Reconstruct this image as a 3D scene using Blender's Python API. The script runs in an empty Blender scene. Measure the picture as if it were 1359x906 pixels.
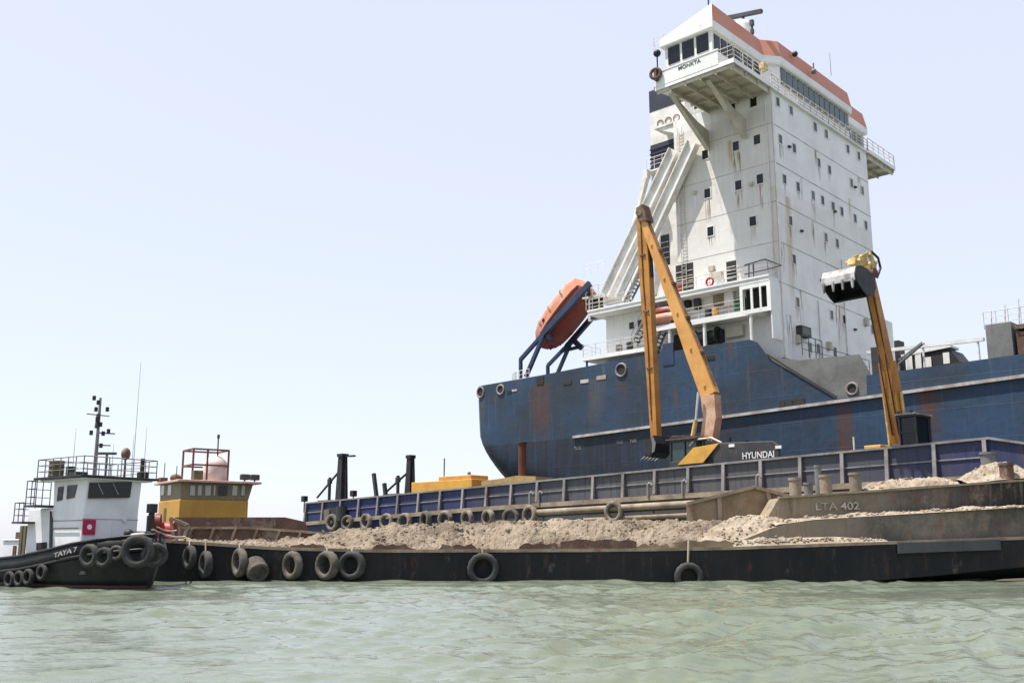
import bpy, math, random
import numpy as np
from mathutils import Vector, Matrix, noise as mnoise
random.seed(7); rng = np.random.default_rng(7)
R = math.radians
scene = bpy.context.scene
col = scene.collection

# ------------------------------------------------------------------ camera
EYE = 1.6
F_PX, CX, CY = 1350.0, 679.5, 453.0
PITCH = math.atan((722.0 - CY) / F_PX)
SP_, CP_ = math.sin(PITCH), math.cos(PITCH)
cam_d = bpy.data.cameras.new('camera'); cam = bpy.data.objects.new('camera', cam_d); col.objects.link(cam)
cam.location = (0, 0, EYE); cam.rotation_euler = (math.pi / 2 + PITCH, 0, 0)
cam_d.sensor_width = 36.0; cam_d.lens = F_PX / 1359.0 * 36.0
cam_d.clip_start = 0.1; cam_d.clip_end = 20000
scene.camera = cam

# ------------------------------------------------------------------ sky, sun, exposure
SUNV = Vector((-0.367, -0.036, 1.0)).normalized()          # towards the sun
EL = math.asin(SUNV.z); ROT = math.atan2(SUNV.x, SUNV.y)
world = bpy.data.worlds.new('World'); scene.world = world; world.use_nodes = True
wn = world.node_tree.nodes; wl = world.node_tree.links
bg = wn['Background']; sky = wn.new('ShaderNodeTexSky'); sky.sky_type = 'NISHITA'
sky.sun_disc = False; sky.sun_elevation = EL; sky.sun_rotation = ROT
sky.air_density = 1.0; sky.dust_density = 1.0; sky.ozone_density = 1.0; sky.altitude = 0
hz = wn.new('ShaderNodeMix'); hz.data_type = 'RGBA'; hz.inputs[0].default_value = 0.78      # bright summer haze veiling the blue
hz.inputs[7].default_value = (3.20, 3.30, 3.80, 1)
wl.new(sky.outputs['Color'], hz.inputs[6]); wl.new(hz.outputs[2], bg.inputs['Color']); bg.inputs['Strength'].default_value = 0.15
sun_d = bpy.data.lights.new('sun', 'SUN'); sun = bpy.data.objects.new('sun', sun_d); col.objects.link(sun)
sun_d.energy = 4.8; sun_d.angle = R(0.6); sun_d.color = (1.0, 0.955, 0.88)
sun.rotation_euler = SUNV.to_track_quat('Z', 'Y').to_euler()
scene.view_settings.view_transform = 'Standard'; scene.view_settings.look = 'None'
scene.view_settings.exposure = 0.84; scene.view_settings.gamma = 1.0
scene.view_settings.use_curve_mapping = False

# ------------------------------------------------------------------ measuring helpers (photo survey -> metres)
def ray(px, py):
    x = px - CX; u = CY - py
    return (x, F_PX * CP_ - u * SP_, F_PX * SP_ + u * CP_)
def at_y(px, py, Y):
    r = ray(px, py); k = Y / r[1]
    return Vector((r[0] * k, Y, EYE + r[2] * k))
ANG = R(43.9); CA, SA = math.cos(ANG), math.sin(ANG)
_o = at_y(1040, 460, 78.0); OX, OY = _o.x, 78.0            # foot of the tower's near corner
def S(px, py, t):                                          # ship frame: along, height on the plane at t inboard
    r = ray(px, py); k = (t + SA * OX + CA * OY) / (SA * r[0] + CA * r[1])
    X, Y, Z = r[0] * k, r[1] * k, EYE + r[2] * k
    return ((X - OX) * CA - (Y - OY) * SA, Z)
def Fq(px, py, s):
    r = ray(px, py); k = (s + CA * OX - SA * OY) / (CA * r[0] - SA * r[1])
    X, Y, Z = r[0] * k, r[1] * k, EYE + r[2] * k
    return ((X - OX) * SA + (Y - OY) * CA, Z)
def S3(px, py, t):
    s, z = S(px, py, t); return (s, t, z)
def W(s, t, z=0): return Vector((OX + s * CA + t * SA, OY - s * SA + t * CA, z))
def vplane(px, py, root, h):                               # vertical plane through root along heading h -> (u, z)
    r = ray(px, py); n = (-h[1], h[0])
    k = (n[0] * root[0] + n[1] * root[1]) / (n[0] * r[0] + n[1] * r[1])
    X, Y, Z = r[0] * k, r[1] * k, EYE + r[2] * k
    return ((X - root[0]) * h[0] + (Y - root[1]) * h[1], Z)

# ------------------------------------------------------------------ materials
MATS = {}
def mat(name, base, alt=None, rough=0.6, metal=0.0, rust=0.0, rust_col=(0.16, 0.055, 0.02), streak=0.0,
        streak_col=(0.10, 0.075, 0.05), scale=0.6, bump=0.1, bump_scale=8.0, plates=0.0, stains=(), spec=0.4, fine=0.5, rust_scale=1.3, dust=0.0, dust_col=(0.33, 0.265, 0.19)):
    if name in MATS: return MATS[name]
    m = bpy.data.materials.new(name); m.use_nodes = True
    nt = m.node_tree; N = nt.nodes; L = nt.links; b = N['Principled BSDF']
    tc = N.new('ShaderNodeTexCoord'); pos = tc.outputs['Object']
    def nz(sc, det=5, vec=None, rgh=0.6):
        n = N.new('ShaderNodeTexNoise'); n.inputs['Scale'].default_value = sc
        n.inputs['Detail'].default_value = det; n.inputs['Roughness'].default_value = rgh
        L.new(vec or pos, n.inputs['Vector']); return n.outputs['Fac']
    def ramp(fac, a, c):
        r = N.new('ShaderNodeMapRange'); r.interpolation_type = 'SMOOTHSTEP'
        r.inputs['From Min'].default_value = a; r.inputs['From Max'].default_value = c
        L.new(fac, r.inputs['Value']); return r.outputs['Result']
    def mth(op, a, c=None):
        n = N.new('ShaderNodeMath'); n.operation = op
        for i, v in enumerate((a, c)):
            if v is None: continue
            if hasattr(v, 'links'): L.new(v, n.inputs[i])
            else: n.inputs[i].default_value = v
        return n.outputs[0]
    def mix(fac, a, c):
        n = N.new('ShaderNodeMix'); n.data_type = 'RGBA'
        for key, v in ((0, fac), (6, a), (7, c)):
            if hasattr(v, 'links'): L.new(v, n.inputs[key])
            elif key == 0: n.inputs[0].default_value = v
            else: n.inputs[key].default_value = (*v, 1)
        return n.outputs[2]
    alt = alt or tuple(c * 0.72 for c in base)
    c = mix(ramp(nz(scale, 8), 0.35, 0.68), base, alt)
    if fine: c = mix(mth('MULTIPLY', ramp(nz(scale * 14, 3), 0.5, 0.75), fine), c, tuple(x * 0.6 for x in alt))
    if streak:
        mp = N.new('ShaderNodeMapping'); mp.inputs['Scale'].default_value = (2.2, 2.2, 0.10); L.new(pos, mp.inputs['Vector'])
        f = mth('MULTIPLY', ramp(nz(1.0, 6, mp.outputs['Vector'], 0.7), 0.52, 0.80), streak)
        f = mth('MULTIPLY', f, ramp(nz(0.35, 3), 0.35, 0.6))
        c = mix(f, c, streak_col)
    if rust:
        mp = N.new('ShaderNodeMapping'); mp.inputs['Scale'].default_value = (1.6, 1.6, 0.5); L.new(pos, mp.inputs['Vector'])
        f = mth('MULTIPLY', ramp(nz(rust_scale, 9, mp.outputs['Vector'], 0.72), 0.60 - 0.12 * rust, 0.72), min(1, rust * 1.3))
        c = mix(f, c, mix(nz(5, 4), rust_col, tuple(x * 2.0 for x in rust_col)))
    if stains:
        sx = N.new('ShaderNodeSeparateXYZ'); L.new(pos, sx.inputs[0])
        w_ = N.new('ShaderNodeMapping'); w_.inputs['Scale'].default_value = (3, 3, 0.15); L.new(pos, w_.inputs['Vector'])
        sn = nz(1.0, 6, w_.outputs['Vector'], 0.75)
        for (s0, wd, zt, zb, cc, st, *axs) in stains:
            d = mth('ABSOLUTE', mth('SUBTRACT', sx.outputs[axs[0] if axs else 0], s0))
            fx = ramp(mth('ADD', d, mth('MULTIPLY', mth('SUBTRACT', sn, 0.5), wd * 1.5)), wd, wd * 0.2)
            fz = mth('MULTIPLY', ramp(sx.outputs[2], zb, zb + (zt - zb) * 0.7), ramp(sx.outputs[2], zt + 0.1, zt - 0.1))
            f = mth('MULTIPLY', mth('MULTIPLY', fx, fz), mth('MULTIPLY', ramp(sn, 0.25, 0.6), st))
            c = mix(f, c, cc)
    if dust:                                               # dried sand caked on in clumps and runs
        md = N.new('ShaderNodeMapping'); md.inputs['Scale'].default_value = (1.0, 1.0, 0.55); L.new(pos, md.inputs['Vector'])
        f1 = ramp(nz(0.9, 10, md.outputs['Vector'], 0.78), 0.62 - 0.22 * dust, 0.70 - 0.12 * dust)
        c = mix(mth('MULTIPLY', f1, min(1, 0.55 + dust * .5)), c, mix(nz(6, 4), dust_col, tuple(x * 0.55 for x in dust_col)))
    L.new(c, b.inputs['Base Color'])
    rr = N.new('ShaderNodeMapRange'); rr.inputs['To Min'].default_value = max(0.02, rough - 0.12); rr.inputs['To Max'].default_value = min(1, rough + 0.15)
    L.new(nz(3.0, 4), rr.inputs['Value']); L.new(rr.outputs['Result'], b.inputs['Roughness'])
    b.inputs['Metallic'].default_value = metal; b.inputs['Specular IOR Level'].default_value = spec
    if bump or plates:
        h = nz(bump_scale, 6)
        if plates:
            sx2 = N.new('ShaderNodeSeparateXYZ'); L.new(pos, sx2.inputs[0])
            cb = N.new('ShaderNodeCombineXYZ'); L.new(sx2.outputs[0], cb.inputs[0]); L.new(sx2.outputs[2], cb.inputs[1])
            br = N.new('ShaderNodeTexBrick'); br.inputs['Scale'].default_value = 1.0
            br.inputs['Brick Width'].default_value = 6.0; br.inputs['Row Height'].default_value = 2.1
            br.inputs['Mortar Size'].default_value = 0.03; br.inputs['Mortar Smooth'].default_value = 0.6
            L.new(cb.outputs[0], br.inputs['Vector'])
            h2 = mth('MULTIPLY', br.outputs['Fac'], plates * 0.4)
            h3 = mth('MULTIPLY', nz(0.55, 2), plates * 2.2)
            h = mth('ADD', mth('MULTIPLY', h, 0.15), mth('ADD', h2, h3))
        bp = N.new('ShaderNodeBump'); bp.inputs['Strength'].default_value = bump if not plates else 0.35
        bp.inputs['Distance'].default_value = 0.05 if not plates else 0.12
        L.new(h, bp.inputs['Height']); L.new(bp.outputs['Normal'], b.inputs['Normal'])
    MATS[name] = m; return m

RUST = (0.15, 0.05, 0.018)
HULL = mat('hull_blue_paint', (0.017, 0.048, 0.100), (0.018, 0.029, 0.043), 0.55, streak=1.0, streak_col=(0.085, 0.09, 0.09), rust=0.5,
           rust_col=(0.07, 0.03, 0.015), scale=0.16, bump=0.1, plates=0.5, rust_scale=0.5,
           stains=((-24.0, 40.0, 10.9, -60.0, (0.010, 0.013, 0.019), 0.95), (S(718, 520, -1.8)[0], 1.6, 16.2, 10.0, (0.075, 0.034, 0.02), 1.0), (S(1122, 570, -1.8)[0], 0.9, 11.7, 3.0, (0.075, 0.03, 0.016), 1.0),  # first entry: dark boot topping with the stern's curvature shade painted into it
                   (S(1232, 540, -1.8)[0], 1.0, 12.0, 6.5, (0.07, 0.028, 0.016), 1.0), (S(825, 510, -1.8)[0], 0.8, 15.6, 11.5, (0.05, 0.035, 0.03), 0.7),
                   (S(640, 530, -1.8)[0], 0.6, 16.0, 11.0, (0.06, 0.06, 0.05), 0.7), (S(664, 530, -1.8)[0], 0.5, 16.0, 10.0, (0.03, 0.03, 0.03), 0.7),
                   (S(790, 530, -1.8)[0], 1.2, 16.0, 11.0, (0.08, 0.075, 0.07), 0.7)))
WHITE = mat('ship_white_paint', (0.76, 0.755, 0.73), (0.66, 0.66, 0.64), 0.5, streak=0.6, streak_col=(0.40, 0.32, 0.22), rust=0.12, rust_col=(0.26, 0.13, 0.05), scale=0.35, bump=0.05, fine=0.15, plates=0.42,
            stains=((1.9, 0.7, 29.5, 18.0, (0.45, 0.36, 0.24), 1.0, 1), (0.15, 0.35, 37.0, 17.0, (0.40, 0.33, 0.24), 0.5, 1), (13.3, 0.35, 32.2, 29.5, (0.45, 0.33, 0.2), 0.8, 1), (10.3, 0.6, 24.0, 17.0, (0.5, 0.43, 0.33), 0.6, 1),
                    (-3.95, 0.42, 34.9, 31.8, (0.44, 0.32, 0.18), 1.0), (-0.2, 0.3, 30.0, 20.0, (0.45, 0.36, 0.24), 0.6), (-7.0, 0.6, 30, 26, (0.6, .53, .42), .5)))
WHITE2 = mat('fittings_white_paint', (0.74, 0.73, 0.70), (0.58, 0.56, 0.52), 0.55, streak=0.5, streak_col=(0.35, 0.25, 0.15), rust=0.3, rust_col=(0.22, 0.10, 0.04), scale=0.9, bump=0.1, fine=0.25)
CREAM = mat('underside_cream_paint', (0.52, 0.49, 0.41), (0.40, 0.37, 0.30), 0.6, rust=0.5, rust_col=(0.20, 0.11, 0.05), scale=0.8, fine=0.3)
ORANGE = mat('roof_orange_paint', (0.55, 0.20, 0.125), (0.50, 0.23, 0.165), 0.6, streak=0.2, scale=0.5, fine=0.2)
SEAM = mat('seam_stain', (0.20, 0.165, 0.13), (0.50, 0.47, 0.42), 0.7, scale=0.5, fine=.8)
GLASS = mat('dark_window_glass', (0.006, 0.008, 0.010), (0.010, 0.012, 0.015), 0.15, bump=0, spec=0.35, fine=0)
GREENGLASS = mat('greenish_window_glass', (0.02, 0.045, 0.042), (0.03, 0.06, 0.055), 0.12, bump=0, spec=0.6, fine=0)
DARK = mat('dark_opening', (0.018, 0.017, 0.016), (0.03, 0.028, 0.025), 0.8)
NAVY = mat('funnel_navy_paint', (0.018, 0.022, 0.042), (0.03, 0.033, 0.05), 0.55, streak=0.3)
GREY = mat('grey_steel_paint', (0.16, 0.165, 0.16), (0.10, 0.10, 0.095), 0.6, streak=0.6, streak_col=(0.07, 0.05, 0.04), rust=0.35, scale=0.5)
DGREY = mat('dark_grey_steel', (0.045, 0.048, 0.05), (0.025, 0.026, 0.027), 0.55, rust=0.3)
BLACK = mat('black_paint', (0.012, 0.012, 0.014), (0.025, 0.024, 0.023), 0.55, rust=0.25, rust_col=(0.05, 0.025, 0.015))
RAIL = mat('rail_white_paint', (0.62, 0.60, 0.56), (0.42, 0.36, 0.30), 0.5, rust=0.4, scale=3)
RAILD = mat('rail_dark_metal', (0.06, 0.062, 0.065), (0.035, 0.035, 0.035), 0.5)
STRAKE = mat('strake_pale_paint', (0.46, 0.44, 0.42), (0.26, 0.22, 0.19), 0.6, rust=0.6, scale=.9)
LB_O = mat('lifeboat_orange', (0.52, 0.19, 0.11), (0.54, 0.29, 0.20), 0.55, scale=0.9, streak=0.2, fine=0.2)
LB_R = mat('lifeboat_red_hull', (0.19, 0.030, 0.019), (0.14, 0.026, 0.018), 0.5, scale=0.9, fine=0.2)
CRADLE = mat('cradle_blue_paint', (0.02, 0.045, 0.10), (0.015, 0.025, 0.05), 0.5, rust=0.2)
BBLUE = mat('barge_blue_paint', (0.014, 0.022, 0.098), (0.024, 0.029, 0.06), 0.65, streak=0.9, streak_col=(0.085, 0.08, 0.075), rust=0.2, scale=0.14, fine=0.4, bump=0.2, dust=0.22, dust_col=(0.20, 0.17, 0.135),
            stains=((-2.0, 26.0, 12.0, -60.0, (0.085, 0.082, 0.078), 1.0), (-2.0, 20.0, 12.0, -60.0, (0.095, 0.09, 0.083), 0.35)))
BPOST = mat('barge_pale_steel', (0.25, 0.24, 0.235), (0.13, 0.12, 0.115), 0.65, rust=0.4, scale=0.7, dust=0.4, dust_col=(0.30, 0.25, 0.2))
SANDY = mat('sand_caked_steel', (0.30, 0.245, 0.18), (0.17, 0.13, 0.09), 0.85, rust=0.5, scale=0.9, bump=0.5, bump_scale=5)
TAN = mat('tan_caked_plate', (0.27, 0.205, 0.13), (0.16, 0.12, 0.075), 0.85, rust=0.5, dust=0.5, streak=0.5, scale=0.8, bump=0.4)
BROWN = mat('brown_rusty_steel', (0.085, 0.048, 0.035), (0.13, 0.075, 0.05), 0.8, rust=0.4, scale=1.2, bump=0.4, dust=0.45)
GBLACK = mat('grimy_black_hull', (0.009, 0.010, 0.012), (0.018, 0.018, 0.018), 0.6, spec=0.25, streak=0.7, streak_col=(0.07, 0.06, 0.05), rust=0.45, rust_col=(0.075, 0.035, 0.022), scale=0.35, bump=0.3, bump_scale=4, dust=0.16, dust_col=(0.14, 0.11, 0.09))
CONC2 = mat('sandy_grey_plate', (0.19, 0.165, 0.135), (0.10, 0.088, 0.074), 0.9, streak=0.9, streak_col=(0.035, 0.033, 0.03), rust=0.35, scale=0.5, bump=0.6, bump_scale=4, dust=0.6, dust_col=(0.30, 0.245, 0.18), stains=((11.5, 6.0, 9.0, -30.0, (0.28, 0.22, 0.15), 1.0), (30.0, 8.0, 9.0, -30.0, (0.03, 0.029, 0.028), 1.0)))
CONC = mat('grimy_grey_plate', (0.20, 0.175, 0.14), (0.11, 0.095, 0.08), 0.85, streak=0.8, streak_col=(0.02, 0.02, 0.019), rust=0.45, scale=0.4, bump=0.6, bump_scale=4, dust=0.5, dust_col=(0.30, 0.24, 0.175),
           stains=((27.0, 10.0, 9.0, -30.0, (0.022, 0.021, 0.02), 1.0), (13.0, 5.5, 9.0, -30.0, (0.28, 0.22, 0.15), 1.0), (28.0, 9.0, 9.0, -30.0, (0.014, 0.014, 0.015), 1.0)))
GSTRIP = mat('rubber_grey_strip', (0.075, 0.08, 0.085), (0.055, 0.055, 0.055), 0.75, scale=0.8)
RUBBER = mat('old_tyre_rubber', (0.025, 0.025, 0.026), (0.06, 0.057, 0.052), 0.85, scale=1.6, bump=0.4, bump_scale=12)
DUSTRUB = mat('dusty_tyre_rubber', (0.115, 0.10, 0.08), (0.05, 0.045, 0.04), 0.9, scale=1.8, bump=0.4, bump_scale=12)
YEL = mat('excavator_orange_yellow', (0.60, 0.31, 0.085), (0.50, 0.235, 0.06), 0.5, rust=0.4, rust_col=(0.12, 0.05, 0.02), streak=0.3, scale=0.7, fine=0.25)
YEL2 = mat('excavator_stick_ochre', (0.44, 0.20, 0.036), (0.30, 0.12, 0.024), 0.5, rust=0.5, streak=0.4, scale=0.7, fine=0.3)
YELB = mat('bright_yellow_paint', (0.64, 0.35, 0.055), (0.52, 0.27, 0.05), 0.5, rust=0.3, scale=1.0, fine=0.35, dust=0.25, dust_col=(0.42, 0.31, 0.18))
YPALE = mat('worn_pale_yellow', (0.60, 0.46, 0.18), (0.35, 0.24, 0.10), 0.6, rust=0.3, scale=2)
PINKW = mat('faded_pinkish_boom', (0.55, 0.36, 0.25), (0.40, 0.20, 0.11), 0.6, rust=0.3, scale=0.9)
CHROME = mat('hydraulic_rod_steel', (0.6, 0.6, 0.6), (0.45, 0.45, 0.45), 0.3, metal=0.7)
WORN = mat('worn_pale_bucket_steel', (0.46, 0.45, 0.44), (0.15, 0.145, 0.14), 0.5, scale=1.6, rust=0.35, fine=.6)
TWHITE = mat('tug_white_paint', (0.74, 0.745, 0.75), (0.62, 0.625, 0.63), 0.5, streak=0.35, streak_col=(0.4, 0.33, 0.26), rust=0.08, scale=0.8, fine=0.12)
THULL = mat('tug_black_hull', (0.010, 0.010, 0.012), (0.022, 0.021, 0.023), 0.5, spec=0.25, streak=0.4, streak_col=(0.08, 0.07, 0.07), rust=0.25, rust_col=(0.05, 0.025, 0.02), scale=0.8, bump=0.2)
TRED = mat('tug_red_bottom', (0.055, 0.018, 0.012), (0.03, 0.012, 0.01), 0.6)
RED = mat('red_paint', (0.45, 0.02, 0.03), (0.33, 0.02, 0.025), 0.5)
MAROON = mat('magenta_red_board', (0.40, 0.01, 0.06), (0.33, 0.012, 0.055), 0.5, fine=0.1)
LETTER = mat('white_lettering', (0.75, 0.74, 0.72), (0.6, 0.58, 0.55), 0.6, fine=0.2)
LETTERD = mat('dark_lettering', (0.05, 0.05, 0.06), (0.08, 0.08, 0.09), 0.6, fine=0.2)
OLIVE = mat('olive_brown_paint', (0.13, 0.11, 0.055), (0.08, 0.07, 0.04), 0.7, rust=0.3)
CABY = mat('cabin_yellow_paint', (0.46, 0.255, 0.036), (0.37, 0.20, 0.034), 0.55, streak=0.3, rust=0.12, scale=0.7, fine=0.2)
CABTOP = mat('cabin_olive_band', (0.22, 0.18, 0.095), (0.15, 0.125, 0.075), 0.6)
PINKROOF = mat('faded_pink_roof', (0.58, 0.40, 0.33), (0.42, 0.25, 0.19), 0.6, rust=0.2)
ROPE = mat('pale_rope', (0.48, 0.42, 0.34), (0.35, 0.29, 0.22), 0.9)
GREEN = mat('green_machine_paint', (0.03, 0.12, 0.075), (0.02, 0.07, 0.05), 0.5)
CAKED = mat('sand_caked_rubber', (0.23, 0.19, 0.145), (0.08, 0.07, 0.058), 0.95, scale=1.5, bump=.5, bump_scale=10)
SAND = mat('dredged_sand', (0.265, 0.218, 0.162), (0.13, 0.102, 0.075), 0.95, scale=0.55, dust=0.35, dust_col=(0.32, 0.272, 0.21), bump=1.0, bump_scale=6, fine=0.35, spec=0.1)
SANDL = mat('pale_dry_sand', (0.34, 0.288, 0.225), (0.21, 0.167, 0.122), 0.95, scale=1.5, bump=1.0, bump_scale=6, fine=0.3, spec=0.1)
BLIND = mat('window_with_blind', (0.10, 0.10, 0.095), (0.05, 0.05, 0.05), 0.3, bump=0, fine=0)
CLEAR = mat('cabin_pale_glass', (0.40, 0.40, 0.38), (0.30, 0.3, 0.29), 0.15, bump=0, fine=0)

# ------------------------------------------------------------------ mesh builder
class MB:
    def __init__(s): s.v = []; s.f = []; s.m = []; s.mi = 0; s.sm = []; s.smooth = False
    def add(s, vs, fs):
        o = len(s.v); s.v += [tuple(v) for v in vs]
        for f in fs: s.f.append(tuple(i + o for i in f)); s.m.append(s.mi); s.sm.append(s.smooth)
        return s
    def box(s, a, b):
        x0, y0, z0 = (min(p, q) for p, q in zip(a, b)); x1, y1, z1 = (max(p, q) for p, q in zip(a, b))
        return s.add([(x0,y0,z0),(x1,y0,z0),(x1,y1,z0),(x0,y1,z0),(x0,y0,z1),(x1,y0,z1),(x1,y1,z1),(x0,y1,z1)],
                     [(0,3,2,1),(4,5,6,7),(0,1,5,4),(1,2,6,5),(2,3,7,6),(3,0,4,7)])
    def cbox(s, c, sz): return s.box([c[i] - sz[i] / 2 for i in range(3)], [c[i] + sz[i] / 2 for i in range(3)])
    def bar(s, p, q, w, h, up=(0, 0, 1), w2=None, h2=None):   # rectangular beam from p to q
        p, q = Vector(p), Vector(q); d = (q - p).normalized(); up = Vector(up)
        if abs(d.dot(up)) > 0.98: up = Vector((1, 0, 0))
        a = d.cross(up).normalized(); b = a.cross(d)
        vs = []
        for c, ww, hh in ((p, w, h), (q, w2 or w, h2 or h)):
            vs += [c + a * ww / 2 * i + b * hh / 2 * j for i, j in ((-1, -1), (1, -1), (1, 1), (-1, 1))]
        return s.add(vs, [(0,1,2,3),(7,6,5,4),(4,5,1,0),(5,6,2,1),(6,7,3,2),(7,4,0,3)])
    def tube(s, p, q, r, r2=None, n=8):
        p, q = Vector(p), Vector(q); r2 = r if r2 is None else r2; d = (q - p).normalized()
        up = Vector((0, 0, 1)) if abs(d.z) < 0.95 else Vector((1, 0, 0))
        a = d.cross(up).normalized(); b = a.cross(d); vs = []
        for c, rr in ((p, r), (q, r2)):
            for i in range(n):
                t = 2 * math.pi * i / n; vs.append(c + a * rr * math.cos(t) + b * rr * math.sin(t))
        fs = [(i, (i + 1) % n, n + (i + 1) % n, n + i) for i in range(n)]
        sm = s.smooth; s.smooth = True; s.add(vs, [f[::-1] for f in fs]); s.smooth = sm
        s.add(vs, [tuple(range(n)), tuple(range(2 * n - 1, n - 1, -1))]); return s
    def path(s, pts, r, n=8):
        for a, b in zip(pts[:-1], pts[1:]): s.tube(a, b, r, n=n)
        return s
    def prism(s, poly, ax, a0, a1):                           # polygon in the two other axes, extruded along axis ax
        def mk(u, v, w): return (w, u, v) if ax == 0 else (u, w, v) if ax == 1 else (u, v, w)
        n = len(poly); vs = [mk(u, v, a0) for u, v in poly] + [mk(u, v, a1) for u, v in poly]
        return s.add(vs, [tuple(range(n))[::-1], tuple(range(n, 2 * n))] + [(i, (i + 1) % n, n + (i + 1) % n, n + i) for i in range(n)])
    def loft(s, loops, cap=True, closed=True):
        n = len(loops[0]); vs = [p for l in loops for p in l]; fs = []
        for k in range(len(loops) - 1):
            for i in range(n if closed else n - 1):
                j = (i + 1) % n; fs.append((k * n + i, k * n + j, (k + 1) * n + j, (k + 1) * n + i))
        s.add(vs, fs)
        if cap: s.add(loops[0], [tuple(range(n))[::-1]]); s.add(loops[-1], [tuple(range(n))])
        return s
    def sphere(s, c, rx, ry=None, rz=None, n=14, m=9):
        ry = ry or rx; rz = rz or rx; lo = []
        for k in range(m + 1):
            th = math.pi * k / m
            lo.append([(c[0] + rx * math.sin(th) * math.cos(2 * math.pi * i / n), c[1] + ry * math.sin(th) * math.sin(2 * math.pi * i / n), c[2] - rz * math.cos(th)) for i in range(n)])
        sm = s.smooth; s.smooth = True; s.loft(lo, cap=False); s.smooth = sm; return s
    def ring(s, c, ax, R0, r, n=24, m=8, sx=1.0):             # torus about axis ax (vector)
        ax = Vector(ax).normalized(); up = Vector((0, 0, 1)) if abs(ax.z) < 0.9 else Vector((1, 0, 0))
        a = ax.cross(up).normalized(); b = ax.cross(a); c = Vector(c); lo = []
        for i in range(n + 1):
            t = 2 * math.pi * i / n; e = a * math.cos(t) + b * math.sin(t)
            lo.append([c + e * (R0 + r * math.cos(2 * math.pi * j / m)) + ax * sx * r * math.sin(2 * math.pi * j / m) for j in range(m)])
        sm = s.smooth; s.smooth = True; s.loft(lo, cap=False); s.smooth = sm; return s
    def rail(s, pts, h=1.0, r=0.025, mids=2, gap=1.5):        # guard rail: posts, top and middle bars
        up = Vector((0, 0, 1))
        for a, b in zip(pts[:-1], pts[1:]):
            a, b = Vector(a), Vector(b)
            for k in range(mids + 1): z = up * h * (k + 1) / (mids + 1); s.tube(a + z, b + z, r * (1 if k == mids else 0.7), n=5)
            n = max(1, round((b - a).length / gap))
            for i in range(n + 1): p = a.lerp(b, i / n); s.tube(p, p + up * h, r, n=5)
        return s
    def stair(s, p, q, w, wdir, n=12):
        p, q, wdir = Vector(p), Vector(q), Vector(wdir)
        for k in (-0.5, 0.5): s.bar(p + wdir * w * k, q + wdir * w * k, 0.05, 0.2)
        for i in range(1, n):
            c = p.lerp(q, i / n); s.bar(c - wdir * w / 2, c + wdir * w / 2, 0.22, 0.05)
        for k in (-0.5, 0.5):
            o = wdir * w * k + Vector((0, 0, 0.9)); s.tube(p + o, q + o, 0.025, n=5)
            for i in range(0, n + 1, 4): c = p.lerp(q, i / n) + wdir * w * k; s.tube(c, c + Vector((0, 0, .9)), 0.02, n=5)
        return s
    def build(s, name, mats, parent=None, xf=None, bevel=0, loc=None):
        me = bpy.data.meshes.new(name); vs = [xf(*v) for v in s.v] if xf else s.v
        me.from_pydata([tuple(v) for v in vs], [], s.f)
        mats = mats if isinstance(mats, (list, tuple)) else [mats]
        for m in mats: me.materials.append(m)
        me.polygons.foreach_set('material_index', s.m); me.polygons.foreach_set('use_smooth', s.sm); me.update()
        o = bpy.data.objects.new(name, me); col.objects.link(o)
        if parent: o.parent = parent
        if bevel:
            bv = o.modifiers.new('bevel', 'BEVEL'); bv.width = bevel; bv.segments = 2; bv.limit_method = 'ANGLE'; bv.angle_limit = R(50)
        if loc: o.location = loc
        return o

def tag(o, label=None, cat=None, group=None, kind=None):
    if label: o['label'] = label
    if cat: o['category'] = cat
    if group: o['group'] = group
    if kind: o['kind'] = kind
    return o
def thing(name, label, cat, loc=(0, 0, 0), rz=0, group=None):
    o = bpy.data.objects.new(name, None); col.objects.link(o); o.location = loc; o.rotation_euler = (0, 0, rz)
    o.empty_display_size = 0.3
    return tag(o, label, cat, group)
def lettering(name, txt, size, origin, xd, yd, m, parent, thick=0.012, width=None, stretch=1.0):
    cu = bpy.data.curves.new(name, 'FONT'); cu.body = txt; cu.size = size; cu.align_x = 'LEFT'; cu.offset = size * 0.012
    to = bpy.data.objects.new(name, cu); col.objects.link(to)
    bpy.context.view_layer.update()
    me = bpy.data.meshes.new_from_object(to.evaluated_get(bpy.context.evaluated_depsgraph_get()))
    bpy.data.objects.remove(to)
    xd, yd, og = Vector(xd).normalized(), Vector(yd).normalized(), Vector(origin); nd = xd.cross(yd).normalized()
    xs = [v.co.x for v in me.vertices]; k = (width / (max(xs) - min(xs))) if width else stretch
    fs = [tuple(p.vertices) for p in me.polygons]; b = MB(); n = len(me.vertices)
    fr = [og + xd * v.co.x * k + yd * v.co.y + nd * thick for v in me.vertices]; bk = [p - nd * thick * 0.9 for p in fr]
    b.add(fr, fs); ed = {}
    for f in fs:
        for i in range(len(f)):
            e = (f[i], f[(i + 1) % len(f)]); ed[e] = 1
    b.add(fr + bk, [(j, i, i + n, j + n) for (i, j) in ed if (j, i) not in ed])
    bpy.data.meshes.remove(me)
    return b.build(name, m, parent)

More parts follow.
